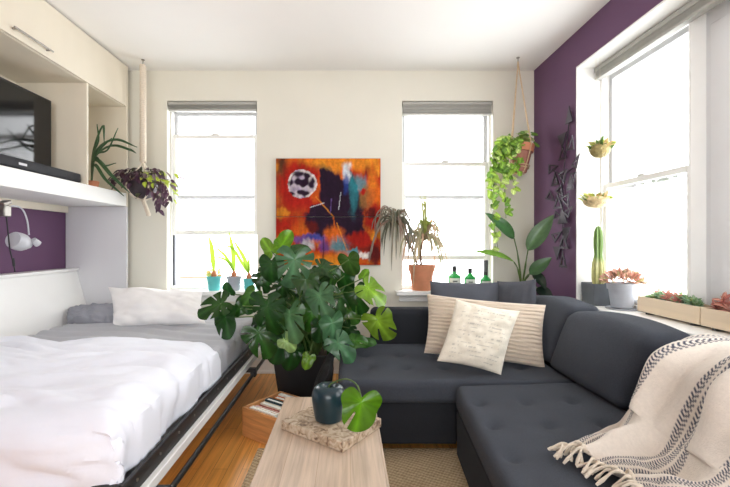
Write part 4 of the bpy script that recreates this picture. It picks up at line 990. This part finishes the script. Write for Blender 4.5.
for k in range(260):
    a = rs_.random()*6.28; ph = rs_.random()*1.45; R_ = .115*rs_.uniform(.55, 1)
    d_ = V((math.cos(a)*math.cos(ph), math.sin(a)*math.cos(ph), math.sin(ph)*.75)); p = c+V((0, 0, .165))+d_*R_
    q.leaf(p, d_+V((0, 0, .3)), V((rs_.uniform(-1, 1), -1, 1)), .03, .018, rs_.choice([lin(206, 150, 130), lin(186, 130, 112), lin(170, 160, 110), lin(222, 180, 160), lin(150, 120, 100)]), 'blade', .2, .4)
put(q, 'foliage', M['leaf'], t)
for k, (y0, y1, lb) in enumerate(((2.052, 2.49, 'pale wooden trough of small green succulents on the side sill, farther one'), (1.60, 2.045, 'pale wooden trough of succulents on the side sill, nearer one at frame edge'))):
    x0, x1, z0, z1 = 1.785, 1.895, SZ0+.014, SZ0+.105
    t = thing('planter_trough', lb, 'planter', ((x0+x1)/2, (y0+y1)/2, SZ0), 'wooden troughs on the side sill')
    w_ = .009
    put(MB().box(x0, x0+w_, y0, y1, z0, z1).box(x1-w_, x1, y0, y1, z0, z1).box(x0+w_, x1-w_, y0, y0+w_, z0, z1).box(x0+w_, x1-w_, y1-w_, y1, z0, z1).box(x0+w_, x1-w_, y0+w_, y1-w_, z0, z0+w_), 'box', M['plantbox'], t, bev=.0015)
    for yy in (y0+.06, y1-.06): put(MB().box(x0+.015, x1-.015, yy-.012, yy+.012, SZ0, z0-.0005), 'foot', M['black'], t)
    put(MB().box(x0+w_+.001, x1-w_-.001, y0+w_+.001, y1-w_-.001, z0+w_, z1-.018), 'soil', M['soil'], t)
    q = MB(); ru = random.Random(40+k)
    for j in range(26):
        pc_ = V((ru.uniform(x0+.025, x1-.03), y1-.03-(y1-y0-.06)*(j+.5)/26, z1-.012)); pink = (k == 1 and j < 12) or ru.random() < .12
        R_ = ru.uniform(.022, .042); hh = ru.uniform(0, .04)+(.05 if pink and ru.random() < .6 else 0)
        for m_ in range(15):
            a = ru.random()*6.28; ph = ru.uniform(.1, 1.3); d_ = V((math.cos(a)*math.cos(ph), math.sin(a)*math.cos(ph), math.sin(ph)))
            q.leaf(pc_+V((0, 0, hh*ru.random())), d_, V((ru.uniform(-.5, .5), -.7, 1)), R_*1.1, R_*.5, ru.choice([lin(216, 160, 142), lin(192, 128, 118)]) if pink else ru.choice([lin(158, 190, 164), lin(140, 176, 126), lin(180, 204, 168), lin(120, 156, 112), lin(190, 200, 130)]), 'blade', .15, .4)
    put(q, 'succulents', M['leaf'], t)

# ------------------------------------------------------------------ light
w = bpy.data.worlds.new('sky'); S.world = w; w.use_nodes = True
bg = w.node_tree.nodes['Background']; bg.inputs['Color'].default_value = (.96, .98, 1, 1); bg.inputs['Strength'].default_value = 9
def portal(loc, rot, sx, sy):
    l = bpy.data.lights.new('opening_portal', 'AREA'); l.shape = 'RECTANGLE'; l.size = sx; l.size_y = sy; l.cycles.is_portal = True
    o = bpy.data.objects.new('opening_portal', l); COL.objects.link(o); o.location = loc; o.rotation_euler = rot
for a, b_ in (W1, W2): portal(((a+b_)/2, T+.02, (WZ0+WZ1)/2), (-math.pi/2, 0, 0), b_-a, WZ1-WZ0)
portal((X2+.02, (OY0+OY1)/2, (OZ0+OZ1)/2), (0, math.pi/2, 0), OZ1-OZ0, OY1-OY0)
portal((-.15, YF-.02, 1.6), (math.pi/2, 0, 0), 2.3, 1.7)  # sky light through the added opening behind the camera

cam = bpy.data.cameras.new('camera'); co = bpy.data.objects.new('camera', cam); COL.objects.link(co)
co.location = (0, 0, CZ); co.rotation_euler = (math.pi/2, 0, 0)
cam.sensor_width = 36; cam.lens = 36*F/730; cam.shift_x = (365-CU)/730; cam.shift_y = (CV-243.5)/730; cam.clip_start = .05
S.camera = co
S.view_settings.view_transform = 'Standard'; S.view_settings.look = 'None'; S.view_settings.exposure = -.15
S.cycles.use_denoising = True
S.cycles.max_bounces = 12; S.cycles.diffuse_bounces = 6; S.cycles.transparent_max_bounces = 16
